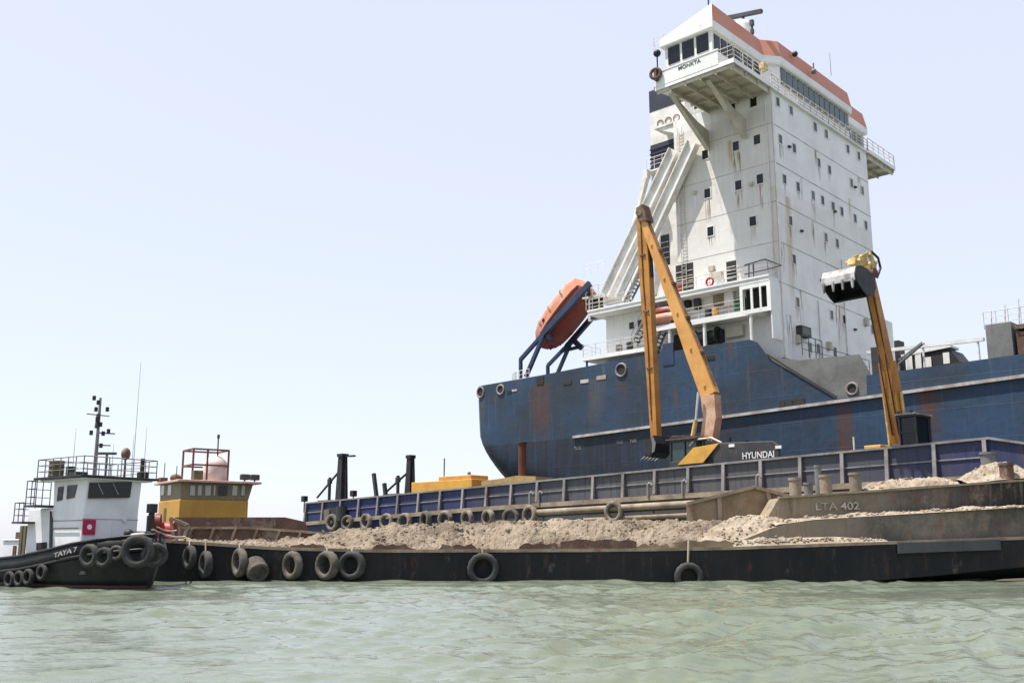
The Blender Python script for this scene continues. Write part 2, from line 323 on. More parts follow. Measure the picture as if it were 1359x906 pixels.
# ================================================================== WATER
def make_water():
    ang_in = np.radians(np.linspace(-40, 40, 760)); ang_out = np.radians(np.linspace(40, 320, 90))[1:-1]
    ang = np.concatenate([ang_in, ang_out]); na = len(ang)
    rad = [1.0]
    while rad[-1] < 140: rad.append(rad[-1] * (1.03 if rad[-1] < 8 else 1.0058))
    while rad[-1] < 9000: rad.append(rad[-1] * 1.12)
    rad = np.array(rad); nr = len(rad)
    rr, aa = np.meshgrid(rad, ang, indexing='ij'); X = rr * np.sin(aa); Y = rr * np.cos(aa); Z = np.zeros_like(X)
    calm = np.clip(0.85 + 0.38 * np.sin(0.16 * X + 0.9 * np.sin(0.23 * Y) + 0.6) + 0.34 * np.sin(0.34 * Y - 0.11 * X + 1.3 * np.sin(0.19 * X)) + 0.2 * np.sin(0.61 * X + 0.5 * Y), 0.3, 1.6)
    for i in range(120):
        lam = 0.20 * (4 / 0.20) ** (rng.random() ** 1.4); d = R(-16 + rng.normal(0, 32)); k = 2 * math.pi / lam
        amp = 0.0098 * lam ** 0.74 * (0.6 + 0.8 * rng.random()) * (1.0 if lam < 1.6 else 0.6)
        ph = rng.random() * 6.28; th = k * (X * math.sin(d) + Y * math.cos(d)) + ph + 0.9 * np.sin(0.07 * X + 0.11 * Y + i)
        step = rr * 0.0058; att = np.clip((lam / step - 2.2) / 3.0, 0, 1)
        patch = (0.75 + 0.45 * np.sin(0.13 * X + 0.21 * Y * (1 + .1 * i % 3) + i * 1.7)) * calm
        Z += att * amp * patch * (1 - 2 * np.abs(np.sin(th / 2)) ** 1.3 if lam > 0.9 else np.sin(th))
    Z *= np.clip(1.4 - rr / 260, 0, 1); Z -= Z[200:].mean() * 0
    co = np.stack([X, Y, Z], -1).reshape(-1, 3)
    co = np.vstack([co, [[0, 0, 0]]]); c = len(co) - 1
    i, j = np.meshgrid(np.arange(nr - 1), np.arange(na), indexing='ij'); j2 = (j + 1) % na
    q = np.stack([i * na + j, (i + 1) * na + j, (i + 1) * na + j2, i * na + j2], -1).reshape(-1, 4)[:, ::-1]
    me = bpy.data.meshes.new('water'); me.vertices.add(len(co)); me.vertices.foreach_set('co', co.ravel())
    me.loops.add(q.size); me.loops.foreach_set('vertex_index', q.ravel().astype(np.int32))
    me.polygons.add(len(q)); me.polygons.foreach_set('loop_start', np.arange(0, q.size, 4, dtype=np.int32))
    me.polygons.foreach_set('use_smooth', np.ones(len(q), bool)); me.update(calc_edges=True); me.validate()
    m = bpy.data.materials.new('green_sea_water'); m.use_nodes = True; N = m.node_tree.nodes; L = m.node_tree.links; b = N['Principled BSDF']
    tc = N.new('ShaderNodeTexCoord'); n1 = N.new('ShaderNodeTexNoise'); n1.inputs['Scale'].default_value = 0.12; n1.inputs['Detail'].default_value = 4
    L.new(tc.outputs['Object'], n1.inputs['Vector'])
    mx = N.new('ShaderNodeMix'); mx.data_type = 'RGBA'; mx.inputs[6].default_value = (0.108, 0.130, 0.096, 1); mx.inputs[7].default_value = (0.150, 0.170, 0.124, 1)
    L.new(n1.outputs['Fac'], mx.inputs[0]); L.new(mx.outputs[2], b.inputs['Base Color'])
    b.inputs['Roughness'].default_value = 0.05; b.inputs['IOR'].default_value = 1.333
    mp = N.new('ShaderNodeMapping'); mp.inputs['Scale'].default_value = (1.0, 2.0, 1.0); mp.inputs['Rotation'].default_value = (0, 0, R(12)); L.new(tc.outputs['Object'], mp.inputs['Vector'])
    n2 = N.new('ShaderNodeTexNoise'); n2.inputs['Scale'].default_value = 3.2; n2.inputs['Detail'].default_value = 6; n2.inputs['Distortion'].default_value = 0.6
    L.new(mp.outputs['Vector'], n2.inputs['Vector'])
    bp = N.new('ShaderNodeBump'); bp.inputs['Strength'].default_value = 0.6; bp.inputs['Distance'].default_value = 0.05
    L.new(n2.outputs['Fac'], bp.inputs['Height']); L.new(bp.outputs['Normal'], b.inputs['Normal'])
    me.materials.append(m)
    o = bpy.data.objects.new('water', me); col.objects.link(o); tag(o, kind='structure'); return o
make_water()

# ================================================================== CARGO SHIP
ship = thing('cargo_ship', 'large cargo ship with dark blue hull and tall white superstructure tower', 'ship', W(0, 0, 0), -ANG)
TW = 17.6                                                   # tower breadth
SH = lambda s, t, z: (s, t, z - 0.03 * t)                  # the tower is slightly down on its far side
HT = -1.8; TM = 7.9; HB = TM - HT
TOP = [(-33.4, 16.85), (-24, 17.0), (-14, 17.3), (-6.8, 17.35), (-1.9, 17.3), (-1.3, 17.0), (-0.75, 16.2), (-0.1, 15.4), (1.6, 14.3), (5.0, 11.95), (7.0, 12.0), (7.3, 12.05), (7.36, 13.4), (17.9, 13.6), (60, 14.5)]
def interp(tab, x):
    for (a, b), (c, d) in zip(tab[:-1], tab[1:]):
        if x <= c: return b if x <= a else b + (d - b) * (x - a) / (c - a)
    return tab[-1][1]
def hull():
    xs = [0, .05, .2, .5, .9, 1.4, 2, 2.8, 3.7] + list(np.arange(4.5, 30, 0.8)) + [32.4, 33.0, 33.55, 34.2, 35.9, 37.6, 39.3, 41.3, 41.6, 41.66, 44, 48, 52, 60, 70, 78, 84, 88, 91, 93]
    tops = [interp(TOP, -34.3 + x) for x in xs]; nv = 22
    smin = lambda z: -34.3 + (0.3 * (1 - (z - 12.5) / 4.5) if z > 12.5 else 0.3 + 13 * (1 - z / 12.5) ** 1.75)
    loops = []
    for v in range(nv + 1):
        row = []
        for x, tp in zip(xs, tops):
            z = tp * (v / nv) ** 0.9 if v else -0.6
            zz = max(z, 0); s0 = smin(zz); w = max(0, 1 - x / 28.0); s = -34.3 + x + (s0 + 34.3) * w * w * (3 - 2 * w)
            rx = 2.6 + 3.2 * max(0, 1 - zz / 12); u = min(1, x / rx); hb = HB * (1 - (1 - u) ** 2.6) ** (1 / 2.6)
            zk = max(0.2, 12.0 - 0.42 * x); 
            if zz < zk: hb *= 1 - 0.55 * ((zk - zz) / 12.5) ** 1.6
            if x > 70: hb *= max(0.02, 1 - ((x - 70) / 23.2) ** 2)
            row.append((s, hb, z))
        loops.append([(s, TM - hb, z) for s, hb, z in row] + [(s, TM + hb, z) for s, hb, z in row[::-1]])
    b = MB(); b.smooth = True; b.loft(loops, cap=False)
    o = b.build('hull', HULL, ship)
    global HBVH; from mathutils.bvhtree import BVHTree; HBVH = BVHTree.FromPolygons([Vector(v) for v in b.v], b.f)
    so = o.modifiers.new('plate', 'SOLIDIFY'); so.thickness = 0.14; so.offset = -1
    es = o.modifiers.new('edges', 'EDGE_SPLIT'); es.split_angle = R(28)
    return o
hull_o = hull()
def hull_hit(px, py):                                      # where the sight line meets the hull plating (ship frame)
    r = Vector(ray(px, py)); o_ = Vector((0, 0, EYE)) - W(0, 0, 0); rot = Matrix.Rotation(ANG, 3, 'Z')
    p, n, i, d = HBVH.ray_cast(rot @ o_, (rot @ r).normalized())
    if n is None: return Vector((-30, 3, 14)), Vector((-1, 0, 0))
    if n.y > 0: n = -n
    return p, n
b = MB(); b.box((-31, HT + 0.6, 15.85), (-1.2, TM * 2 - HT - 0.6, 16.0)); b.box((-1.2, HT + .2, 11.0), (52, TM * 2 - HT - .2, 11.15)); b.box((-1.35, HT + .2, 11.2), (-1.2, TM * 2 - HT - .2, 16)); b.build('deck', GREY, ship)
ST = [(S(762, 580, HT)[0], 10.95), (-2, 11.5), (7.25, 11.8), (17.8, 12.15), (50, 13.2)]
b = MB()
for (a, za), (c, zc) in zip(ST[:-1], ST[1:]):
    b.bar((a, HT - 0.12, za), (c, HT - 0.12, zc), 0.24, 0.22)
b.build('rubbing_strake', STRAKE, ship)
# mooring rings and small hull fittings
for px, py, r in ((638, 520.5, .50), (664.5, 517, .45), (824.6, 491, .55)):
    c, n = hull_hit(px, py); b = MB(); b.ring(c + n * .03, n, r, .10); o = b.build('mooring_ring', BPOST, ship)
    d = MB(); d.tube(c - n * .05, c + n * .02, r * .95, n=20); d.build('ring_opening', DARK, o)
def hull_box(nm, m, px, py, w, h, bevel=.02):
    c, n = hull_hit(px, py); b = MB(); n = Vector((n.x, n.y, 0)).normalized(); a_ = Vector((-n.y, n.x, 0))
    if a_.x < 0: a_ = -a_
    b.bar(c - a_ * w / 2, c + a_ * w / 2, .09, h); return b.build(nm, m, ship, bevel=bevel)
for px, py, w, h, m in ((717, 505, .9, .8, DARK), (753, 508, 1.0, .35, DARK), (776, 506, .95, .32, STRAKE), (798, 501, 1.05, .36, STRAKE),
                        (676, 520, .6, .3, DARK), (942, 475, .9, .35, DARK), (925, 478, .8, .25, STRAKE), (683, 518, .7, .2, STRAKE)):
    hull_box('hull_pad' if m is STRAKE else 'freeing_port', m, px, py, w, h)
c, n = hull_hit(887, 470); b = MB(); b.box((c.x - .55, c.y - .05, c.z - .95), (c.x + .55, c.y + .05, c.z + .95)); b.build('hull_door', CRADLE, ship, bevel=.02)
for px in (1038, 1048, 1057, 1064): hull_box('freeing_port', DARK, px, 535.5 - (px - 1038) * .12, .5, .4, 0)
for px, py, tx, sz in ((762, 597, 'TUG', .42), (818, 589, 'TUG', .36), (836, 587, 'TUG', .36)):
    c, n = hull_hit(px, py); lettering('hull_marking', tx, sz, c + n * .01, Vector((-n.y, n.x, 0)) * (1 if -n.y > 0 else -1), (0, 0, 1), BPOST, ship, thick=0.02)
# grey inner bulwark with mooring ring
b = MB(); t = -1.45
b.prism([S(1004, 470, t), S(1014, 482, t), S(1112, 533, t), S(1158, 528, t), S(1156, 498, t), S(1140, 470, t), S(1060, 478, t)][::-1], 1, t, t + .12)
o = b.build('inner_bulwark', GREY, ship)
s, z = S(1131, 516, t); b = MB(); b.ring((s, t - .03, z), (0, -1, 0), .42, .09); o2 = b.build('mooring_ring', BPOST, ship)
b = MB(); b.tube((s, t - .02, z), (s, t + .05, z), .4, n=18); b.build('ring_opening', DARK, o2)
b = MB(); pts = [(-0.4, HT, 15.9), (1.6, HT, 14.45), (5.0, HT, 12.1)]
for a, c in zip(pts[:-1], pts[1:]): b.bar(a, c, .22, .10)
b.build('bulwark_cap', DARK, ship)

# ------------------------------------------------ superstructure tower
TA = -9.6; ZT = 38.3
b = MB(); b.box((TA, 0, 15.9), (0, TW, ZT)); tower = b.build('tower', WHITE, ship, xf=SH)
b = MB(); b.box((-17.6, 0.0, 15.95), (TA - .01, TW, 21.8)); b.build('deckhouse', WHITE, ship, xf=SH)
for z in (21.95, 25.33, 28.66, 32.02, 35.35):              # plate seams between the storeys
    b = MB(); b.box((0.0, -0.012, z - .035), (0.012, TW, z + .035)); b.box((TA, -0.012, z - .02), (-0.001, 0.0, z + .02)); b.build('plate_seam', SEAM, tower, xf=SH)
def trim(z): return z
FW = [(1032,135.6),(1049.7,146.7),(1081.7,168.5),(1096.5,178),(1125,198),(1139.5,207),(1035.5,185),(1053.8,197),(1086.6,216),(1100.7,225.6),(1130,243),(1144.4,253),
      (1041,238),(1059,248),(1079,259.6),(1091.5,266),(1105.5,274),(1117,280.7),(1134.7,290),(1149,299),(1049,293),(1096,315.5),(1111,323),(1053.7,344),(1058.5,401),(1103.6,418),(1120,424),(1157.7,437),(1075,461),(1085.7,462.5),(1108,467)]
for px, py in FW:
    t, z = Fq(px, py, 0.01)
    b = MB(); b.box((-0.05, t - .27, z - .38), (0.008, t + .27, z + .38)); b.mi = 1
    for (y0, y1, z0, z1) in ((t - .34, t - .27, z - .45, z + .45), (t + .27, t + .34, z - .45, z + .45), (t - .27, t + .27, z + .38, z + .45), (t - .27, t + .27, z - .45, z - .38)): b.box((0, y0, z0), (.045, y1, z1))
    b.build('window', [BLIND if random.random() < .22 else GLASS, WHITE2], tower)
SW = [(1000,135.6),(971.7,144),(1004.8,185.4),(976.7,194),(936,205.3),(1008.7,237.5),(980,245.8),(939,256.7),(999.3,293.5),(943,307),(925,139)]
for px, py in SW:
    s, z = S(px, py, -0.01)
    b = MB(); b.box((s - .30, -0.008, z - .40), (s + .30, 0.05, z + .40)); b.mi = 1
    for (x0, x1, z0, z1) in ((s - .37, s - .30, z - .47, z + .47), (s + .30, s + .37, z - .47, z + .47), (s - .30, s + .30, z + .40, z + .47), (s - .30, s + .30, z - .47, z - .40)): b.box((x0, -.045, z0), (x1, 0, z1))
    b.build('window', [GLASS, WHITE2], tower)
RUNM = bpy.data.materials.new('rust_run_stain'); RUNM.use_nodes = True
_N, _L = RUNM.node_tree.nodes, RUNM.node_tree.links; _p = _N['Principled BSDF']; _p.inputs['Roughness'].default_value = .8
_tc = _N.new('ShaderNodeTexCoord'); _mp = _N.new('ShaderNodeMapping'); _mp.inputs['Scale'].default_value = (7, 7, .5); _L.new(_tc.outputs['Object'], _mp.inputs['Vector'])
_nz = _N.new('ShaderNodeTexNoise'); _nz.inputs['Scale'].default_value = 1.0; _nz.inputs['Detail'].default_value = 7; _L.new(_mp.outputs['Vector'], _nz.inputs['Vector'])
_sx = _N.new('ShaderNodeSeparateXYZ'); _L.new(_tc.outputs['Generated'], _sx.inputs[0])
_mr = _N.new('ShaderNodeMapRange'); _mr.interpolation_type = 'SMOOTHSTEP'; _mr.inputs['From Min'].default_value = .45; _mr.inputs['From Max'].default_value = .72; _L.new(_nz.outputs['Fac'], _mr.inputs['Value'])
_mu = _N.new('ShaderNodeMath'); _mu.operation = 'MULTIPLY'; _L.new(_mr.outputs['Result'], _mu.inputs[0]); _L.new(_sx.outputs[2], _mu.inputs[1])
_cr = _N.new('ShaderNodeMix'); _cr.data_type = 'RGBA'; _cr.inputs[6].default_value = (.40, .28, .15, 1); _cr.inputs[7].default_value = (.20, .095, .035, 1); _L.new(_nz.outputs['Fac'], _cr.inputs[0]); _L.new(_cr.outputs[2], _p.inputs['Base Color'])
_m2 = _N.new('ShaderNodeMath'); _m2.operation = 'MULTIPLY'; _m2.inputs[1].default_value = .85; _L.new(_mu.outputs[0], _m2.inputs[0]); _L.new(_m2.outputs[0], _p.inputs['Alpha'])
rr_ = random.Random(5)
for px, py in FW:                                           # rust weeping from the window sills and seams
    if rr_.random() < .62:
        t, z = Fq(px, py, 0); h = rr_.uniform(.8, 2.2); w = rr_.uniform(.14, .34); t += rr_.uniform(-.15, .15); b = MB(); b.box((.003, t - w, z - .42 - h), (.006, t + w, z - .42)); b.build('rust_run', RUNM, tower)
for t, z, h, w in ((.5, 25.3, 3, .4), (3.2, 22.0, 3.5, .35), (6.0, 28.6, 2.5, .25), (9.6, 22, 4, .4), (12.2, 25.3, 3, .3), (15.6, 35.3, 2.2, .3), (7.4, 35.3, 2, .25), (4.4, 32, 2.4, .2), (1.2, 19.5, 3, .5)):
    z -= .03 * t; b = MB(); b.box((.007, t - w, z - h), (.010, t + w, z)); b.build('rust_run', RUNM, tower)
for px, py in SW:
    if rr_.random() < .7:
        s_, z = S(px, py, 0); h = rr_.uniform(.8, 2.4); w = rr_.uniform(.16, .34); b = MB(); b.box((s_ - w, -.006, z - .44 - h), (s_ + w, -.003, z - .44)); b.build('rust_run', RUNM, tower)
s_, z = S(976.7, 203, 0); b = MB(); b.box((s_ - .45, -.009, z - 2.4), (s_ + .4, -.0065, z)); b.build('rust_run', RUNM, tower)
b = MB(); b.tube((.07, 10.9, 16), (.07, 10.9, 26), .05, n=6); b.tube((.07, 6.1, 16), (.07, 6.1, 21.5), .05, n=6); b.build('downpipe', WHITE2, tower)
for t, z in ((3.9, 27.0), (10.2, 30.2), (14.6, 33.6), (6.9, 23.4), (12.6, 20.0), (2.6, 34.0)):
    b = MB(); b.cbox((.1, t, z), (.2, .3, .16)); b.build('deck_light', DGREY, tower)
# corner downpipe
b = MB(); b.tube((0.06, 0.12, 16), (0.06, 0.12, 38), .07, n=8); b.build('downpipe', WHITE2, tower)
# doors and boxes on the side
for px0, py0, px1, py1, nm, m in ((964, 347, 978, 375, 'door', DARK), (897, 352, 921, 389, 'door', DARK), (877, 312, 889, 352, 'vent_louvre', DGREY)):
    a, z1 = S(px0, (py0 + 4), 0); c, z0 = S(px1, py1 - 4, 0); b = MB(); b.box((a, -.03, z0 - .2), (c, .05, z1 + .2)); b.mi = 1
    for k in range(1, 5): zz = z0 + (z1 - z0) * k / 5; b.box((a + .05, -.07, zz - .03), (c - .05, -.03, zz + .03))
    b.build(nm, [m, RAIL], tower)
t, z = Fq(1063, 441, 0); b = MB(); b.box((0, t - .8, z - .42), (.5, t + .8, z + .42)); b.mi = 1; b.box((.5, t - .7, z - .3), (.53, t + .7, z + .3)); b.build('floodlight_box', [DGREY, GREY], tower, bevel=.03)
b = MB(); b.rail([(1.4, .3, 15.9), (1.4, 3.6, 15.9)], 1.6, .035, 2, 1.1); b.build('railing', RAILD, ship)
b = MB(); b.rail([(1.4, 3.6, 15.9), (1.4, 12, 15.9)], 1.1, .03, 1, 2.0); b.build('railing', RAILD, ship)
b = MB(); t0, z0 = Fq(1164, 470, -2); t0, z0 = Fq(1184, 428, -2); b.box((-6, TW + .01, 15.9), (-2, t0, z0 + .03 * t0)); b.build('side_locker', WHITE, ship, xf=SH)

# ladder, cable trays and vents on the tower's near side
b = MB(); s_ = -8.9
for k in (-.22, .22): b.tube((s_ + k, -.12, 22.3), (s_ + k, -.12, 37.5), .03, n=5)
for i in range(50): b.tube((s_ - .22, -.12, 22.5 + i * .3), (s_ + .22, -.12, 22.5 + i * .3), .018, n=4)
b.build('ladder', RAIL, tower)
for s_, z0, z1 in ((-0.45, 22.3, 37.6),):
    b = MB(); b.tube((s_, -.07, z0), (s_, -.07, z1), .045, n=6)
    for z in np.arange(z0 + .5, z1, 1.4): b.cbox((s_, -.05, z), (.2, .08, .06))
    b.build('cable_pipe', WHITE2, tower)
for s_, z, w, h in ((-6.2, 24.2, .5, .5), (-2.1, 30.6, .35, .3), (-7.6, 31.2, .3, .3), (-5.6, 23.6, .8, .4)):
    b = MB(); b.cbox((s_, -.12, z), (w, .24, h)); b.build('wall_box', CREAM, tower, bevel=.03)
for t, z in ((2.2, 17.6), (7.4, 17.8), (14.8, 21.0)):
    b = MB(); b.cbox((.16, t, z), (.32, .5, .7)); b.build('wall_box', CREAM, tower, bevel=.04)
# clutter on the near side decks: drums, crates and coiled hose
for k, (s_, z, r, h, m) in enumerate(((-9.6, 22.22, .28, .85, BBLUE), (-8.9, 22.22, .28, .85, RED), (-6.1, 19.75, .28, .8, DGREY), (-5.4, 19.75, .28, .8, YELB), (-14.2, 18.1, .3, .8, DGREY), (-15.4, 18.1, .3, .7, BPOST))):
    b = MB(); b.tube((s_, -1.0, z), (s_, -1.0, z + h), r, n=12)
    for q in (.33, .66): b.ring((s_, -1.0, z + h * q), (0, 0, 1), r, .025, 14, 5)
    o = b.build('drum', m, loc=W(0, 0, 0)); o.rotation_euler = (0, 0, -ANG)
    tag(o, ['blue drum on the upper side deck at the tower foot', 'red drum on the upper side deck beside a blue drum', 'dark drum on the lower side deck between the deck posts', 'yellow drum on the lower side deck behind the boom', 'dark drum on the aft side deck near the lifeboat', 'pale grey drum on the aft side deck closest to the lifeboat'][k], 'drum', 'drums on the ship side decks')
# ------------------------------------------------ bridge and wings
ZD = 38.3
PL = [(-6.8, -5.0), (-2.2, -5.0), (-2.2, 2.6), (-1.2, 3.9), (-1.2, 17.0), (-2.2, 18.0), (-2.2, 22.3), (-6.8, 22.3)]
def plan(off, z, end=None):
    n = len(PL); out = []
    for i in range(n):
        p0, p1, p2 = Vector(PL[i - 1]), Vector(PL[i]), Vector(PL[(i + 1) % n])
        d1, d2 = (p1 - p0).normalized(), (p2 - p1).normalized(); n1, n2 = Vector((d1.y, -d1.x)), Vector((d2.y, -d2.x))
        bis = (n1 + n2); bis = bis / bis.dot(n1); q = p1 + bis * off; out.append((q.x, q.y, z))
    return out
b = MB(); b.loft([plan(-.02, ZD + .3), plan(-.02, 42.35)]); bridge = b.build('bridge_house', WHITE, ship, xf=SH)
b = MB(); b.loft([plan(.22, 42.3), plan(.30, 42.42), plan(.30, 43.0)]); rf = b.build('roof_fascia', WHITE, ship, xf=SH)
lo, hi = plan(.30, 43.01), plan(.02, 44.55)
hi[0] = (hi[0][0] + 1.9, hi[0][1] + .9, 43.9); hi[1] = (hi[1][0], hi[1][1] + .15, 44.7); hi[7] = (hi[7][0] + 1.5, hi[7][1] - .6, 43.9)
b = MB(); n = len(lo)
for i in range(n):
    j = (i + 1) % n; b.mi = 0 if i in (1, 2, 3, 4, 5) else 1
    b.add([lo[i], lo[j], hi[j], hi[i]], [(0, 1, 2, 3)])
b.mi = 1; b.add(hi, [tuple(range(n))]); b.build('bridge_roof', [ORANGE, WHITE], ship, xf=SH)
def band(p, q, n, z0, z1, m, gapw=.16, lean=0.0):          # a row of panes along the wall p-q
    p, q = Vector(p), Vector(q); d = (q - p); L_ = d.length; d /= L_; nr = Vector((d.y, -d.x)); w = L_ / n
    for i in range(n):
        a = p + d * (i * w + gapw / 2); c = p + d * ((i + 1) * w - gapw / 2); vs = []
        for pt in (a, c):
            for o_ in (-.06, .03):
                for z in (z0, z1): vs.append((pt.x + nr.x * o_, pt.y + nr.y * o_, z))
        b = MB(); b.add(vs, [(0,1,3,2),(4,6,7,5),(0,4,5,1),(2,3,7,6),(0,2,6,4),(1,5,7,3)]); b.build('bridge_window', m, bridge, xf=SH)
band((-6.6, -5.02), (-2.4, -5.02), 3, 40.7, 42.2, GLASS, .28)
band((-2.18, -4.8), (-2.18, 2.5), 7, 40.8, 42.1, GLASS, .22)
band((-1.18, 4.1), (-1.18, 16.9), 13, 40.6, 42.2, GREENGLASS, .18)
band((-2.18, 18.1), (-2.18, 22.2), 4, 40.8, 42.1, GREENGLASS, .18)
# wing decks
def wing(t0, t1, sA, sF, near):
    nm = 'bridge_wing'; b = MB(); rt = sA + 1.35; b.prism([(sA, t0), (sF, t0), (sF, t1), (rt, t1)] if near else [(rt, t0), (sF, t0), (sF, t1), (sA, t1)], 2, ZD, ZD + .38); o = b.build(nm, WHITE, ship, xf=SH)
    e = t0 if near else t1; sg = 1 if near else -1
    b = MB(); b.box((sA, e - sg * .02, ZD + .3), (sF - 1.4, e + sg * .08, ZD + 1.55)); b.box((sA, e, ZD + .3), (sA + .1, e + sg * 2, ZD + 1.5)); b.box((sA - .03, e - .06 * sg, ZD + 1.5), (sF - 1.37, e + sg * .12, ZD + 1.62)); b.build('wing_bulwark', WHITE, o, xf=SH)
    b = MB()
    for s in np.linspace(sA + 1.5, sF - .3, 5): b.box((s - .05, t0 + .1, ZD - .45), (s + .05, t1 - .1, ZD))
    for t in np.linspace(t0 + .15, t1 - .2, 4): b.box((sA + .1 + 1.3 * ((t - t0) / (t1 - t0) if near else (t1 - t) / (t1 - t0)), t - .05, ZD - .30), (sF - .1, t + .05, ZD))
    b.box((sA + 1.4, t0 + .02, ZD - .02), (sF - .02, t1 - .02, ZD - .003))
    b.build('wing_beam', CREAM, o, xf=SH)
    return o
nw = wing(-5.9, -0.02, -7.3, 0.25, True); fw_ = wing(TW + .02, TW + 5.9, -7.3, 0.25, False)
for s in (S(943, 93, -5)[0], -6.05):           # diagonal bracket plates under the near wing
    b = MB(); b.prism([(-5.4, ZD - .32), (-4.5, ZD - .5), (-1.6, ZD - 1.6), (-.02, ZD - 1.9), (-.02, ZD - 3.6), (-.25, ZD - 3.6)], 0, s - .06, s + .06)
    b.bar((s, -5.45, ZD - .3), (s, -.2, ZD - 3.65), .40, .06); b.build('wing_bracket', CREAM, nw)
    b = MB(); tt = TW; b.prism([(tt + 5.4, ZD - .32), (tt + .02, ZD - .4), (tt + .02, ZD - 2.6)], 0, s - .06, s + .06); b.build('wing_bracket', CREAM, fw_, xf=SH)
p0 = S3(905, 96, -5.93); p1 = S3(928, 88, -5.93)
lettering('ship_name', 'MONKTA', .46, (S(900, 96, -5.93)[0], -5.93, 39.5), (1, 0, 0), (0, 0, 1), LETTERD, nw, thick=.02, width=2.15)
for pts, h, r, m, g in (([(-1.2, -5.85, ZD + .38), (0.2, -5.85, ZD + .38), (0.2, -.1, ZD + .38)], 1.1, .035, 2, 1.3), ([(.15, 0, ZD + .02), (.15, TW, ZD + .02)], 1.25, .05, 3, 1.1),
                        ([(.2, TW, ZD + .38), (.2, TW + 5.8, ZD + .38), (-7.2, TW + 5.8, ZD + .38)], 1.1, .04, 2, 1.2), ([(-7.25, -5.8, ZD + 1.5), (-7.25, -3, ZD + 1.5)], .6, .03, 1, 1)):
    b = MB(); b.rail(pts, h, r, m, g); b.build('railing', RAIL, ship, xf=SH)
b = MB(); b.box((-1.1, 0, ZD - .01), (0.25, TW, ZD + .12)); b.build('front_walkway', WHITE, ship, xf=SH)
b = MB(); b.cbox((-0.6, 0.2, 40.5), (.5, .7, .6)); b.build('lamp_housing', YPALE, ship, xf=SH, bevel=.05)
c = S3(872, 71, -5.6); b = MB(); b.tube((c[0], c[1], ZD + 1.4), c, .06); b.sphere(c, .32); b.build('wing_searchlight', BLACK, nw)
c = S3(870, 98, -6.2); b = MB(); b.ring(c, (0.3, -1, 0), .42, .14); b.box((c[0] - .12, c[1] - .1, c[2] - .6), (c[0] + .12, c[1] + .4, c[2] + .5)); b.build('lifebuoy_holder', BROWN, nw)
# roof gear
c = S3(985, 40, 2.5); b = MB(); b.tube((c[0], c[1], 44.2), (c[0], c[1], 45.6), .5, n=14); b.smooth = True
b.tube((c[0], c[1], 45.3), (c[0], c[1], 46.1), 1.0, 1.0, n=18); b.sphere((c[0], c[1], 46.1), 1.0, 1.0, .75, 18); b.build('radome', WHITE, ship, xf=SH)
c1 = S3(962, 25, 2.5); c2 = S3(1011, 15, 2.5); m_ = [(a + d) / 2 for a, d in zip(c1, c2)]
b = MB(); b.bar(c1, c2, .35, .32); b.tube((m_[0], m_[1], 44.3), m_, .13); b.build('radar_scanner', DGREY, ship)
c = S3(998, 35, 1.6); b = MB(); b.tube((c[0], c[1], 44.2), (c[0], c[1], c[2] + .5), .09); b.cbox((c[0], c[1], c[2] + .3), (.3, .3, .5)); b.cbox((c[0], c[1], c[2] - .5), (.25, .25, .4)); b.build('signal_lamp_mast', DGREY, ship)
for px, py, t, m in ((1055, 72, 6, BLACK), (1080, 95, 9, GREY)):
    s_, z_ = S(px, py, t); b = MB(); b.tube((s_, t, 44.0), (s_, t, z_), .07); b.sphere((s_, t, z_), .26); b.build('roof_lamp', m, ship)
s_, z_ = S(1101, 70, 12); b = MB(); b.tube((s_, 12, 43.8), (s_, 12, z_), .03, .015, n=5); b.build('whip_antenna', GREY, ship)
s_, z_ = S(944, 2, -4); b = MB(); b.tube((s_ - .4, -3.8, 44.3), (s_ - .4, -3.8, 46.6), .07); b.cbox((s_ - .2, -3.8, 46.1), (.5, .2, .2)); b.build('roof_mast', DGREY, ship)
b = MB(); b.rail([(-8.2, -4.6, 43), (-4, -4.6, 43)], 1.0, .02, 2, 1.0)
for k in range(6): b.tube((-8.4, -4 + k * .5, 43), (-8.6, -4 + k * .5, 44.2 - .1 * k), .02, n=4)
b.build('roof_railing', RAIL, ship)

# ------------------------------------------------ funnel
b = MB(); b.box((-13.55, 2, 22), (TA - .05, 13, 43.1)); fun = b.build('funnel', WHITE2, ship)
for z0, z1 in ((41.0, 43.12), (35.2, 37.75)):
    b = MB(); b.box((-13.57, 1.98, z0), (TA - .08, 13.02, z1))
    if z0 < 40:
        for k in range(5): b.box((-13.62, 1.90, z0 + .25 + k * .45), (TA - .3, 1.98, z0 + .38 + k * .45))
    b.build('funnel_band', NAVY, fun)
b = MB(); b.rail([(-13.5, 1.2, 35.1), (-10, 1.2, 35.1)], 1.1, .03, 2, 1); b.box((-13.8, 1.1, 34.85), (TA, 2, 35.0)); b.build('funnel_platform', WHITE2, fun)
b = MB()
for k in range(3):
    b.ring(((-12.4 + k * .9), 1.97, 39.6), (0, -1, 0), .33, .05, 16, 5)
b.build('funnel_emblem', SANDY, fun)
b = MB(); b.prism([(-11.6, 38.2), (TA, 38.2), (TA, 37.3)], 1, 0.1, 2.0); b.box((-11.7, 0, 38.2), (TA - .02, 2, 38.4)); b.build('side_platform', WHITE2, ship)
for px, py, t in ((872, 121, 3.0), (885, 124, 3.0)):
    s, z = S(px, py, t); b = MB(); b.tube((s, t, 43.0), (s, t, 43.9), .28, n=12); b.build('exhaust_pipe', DGREY, fun)

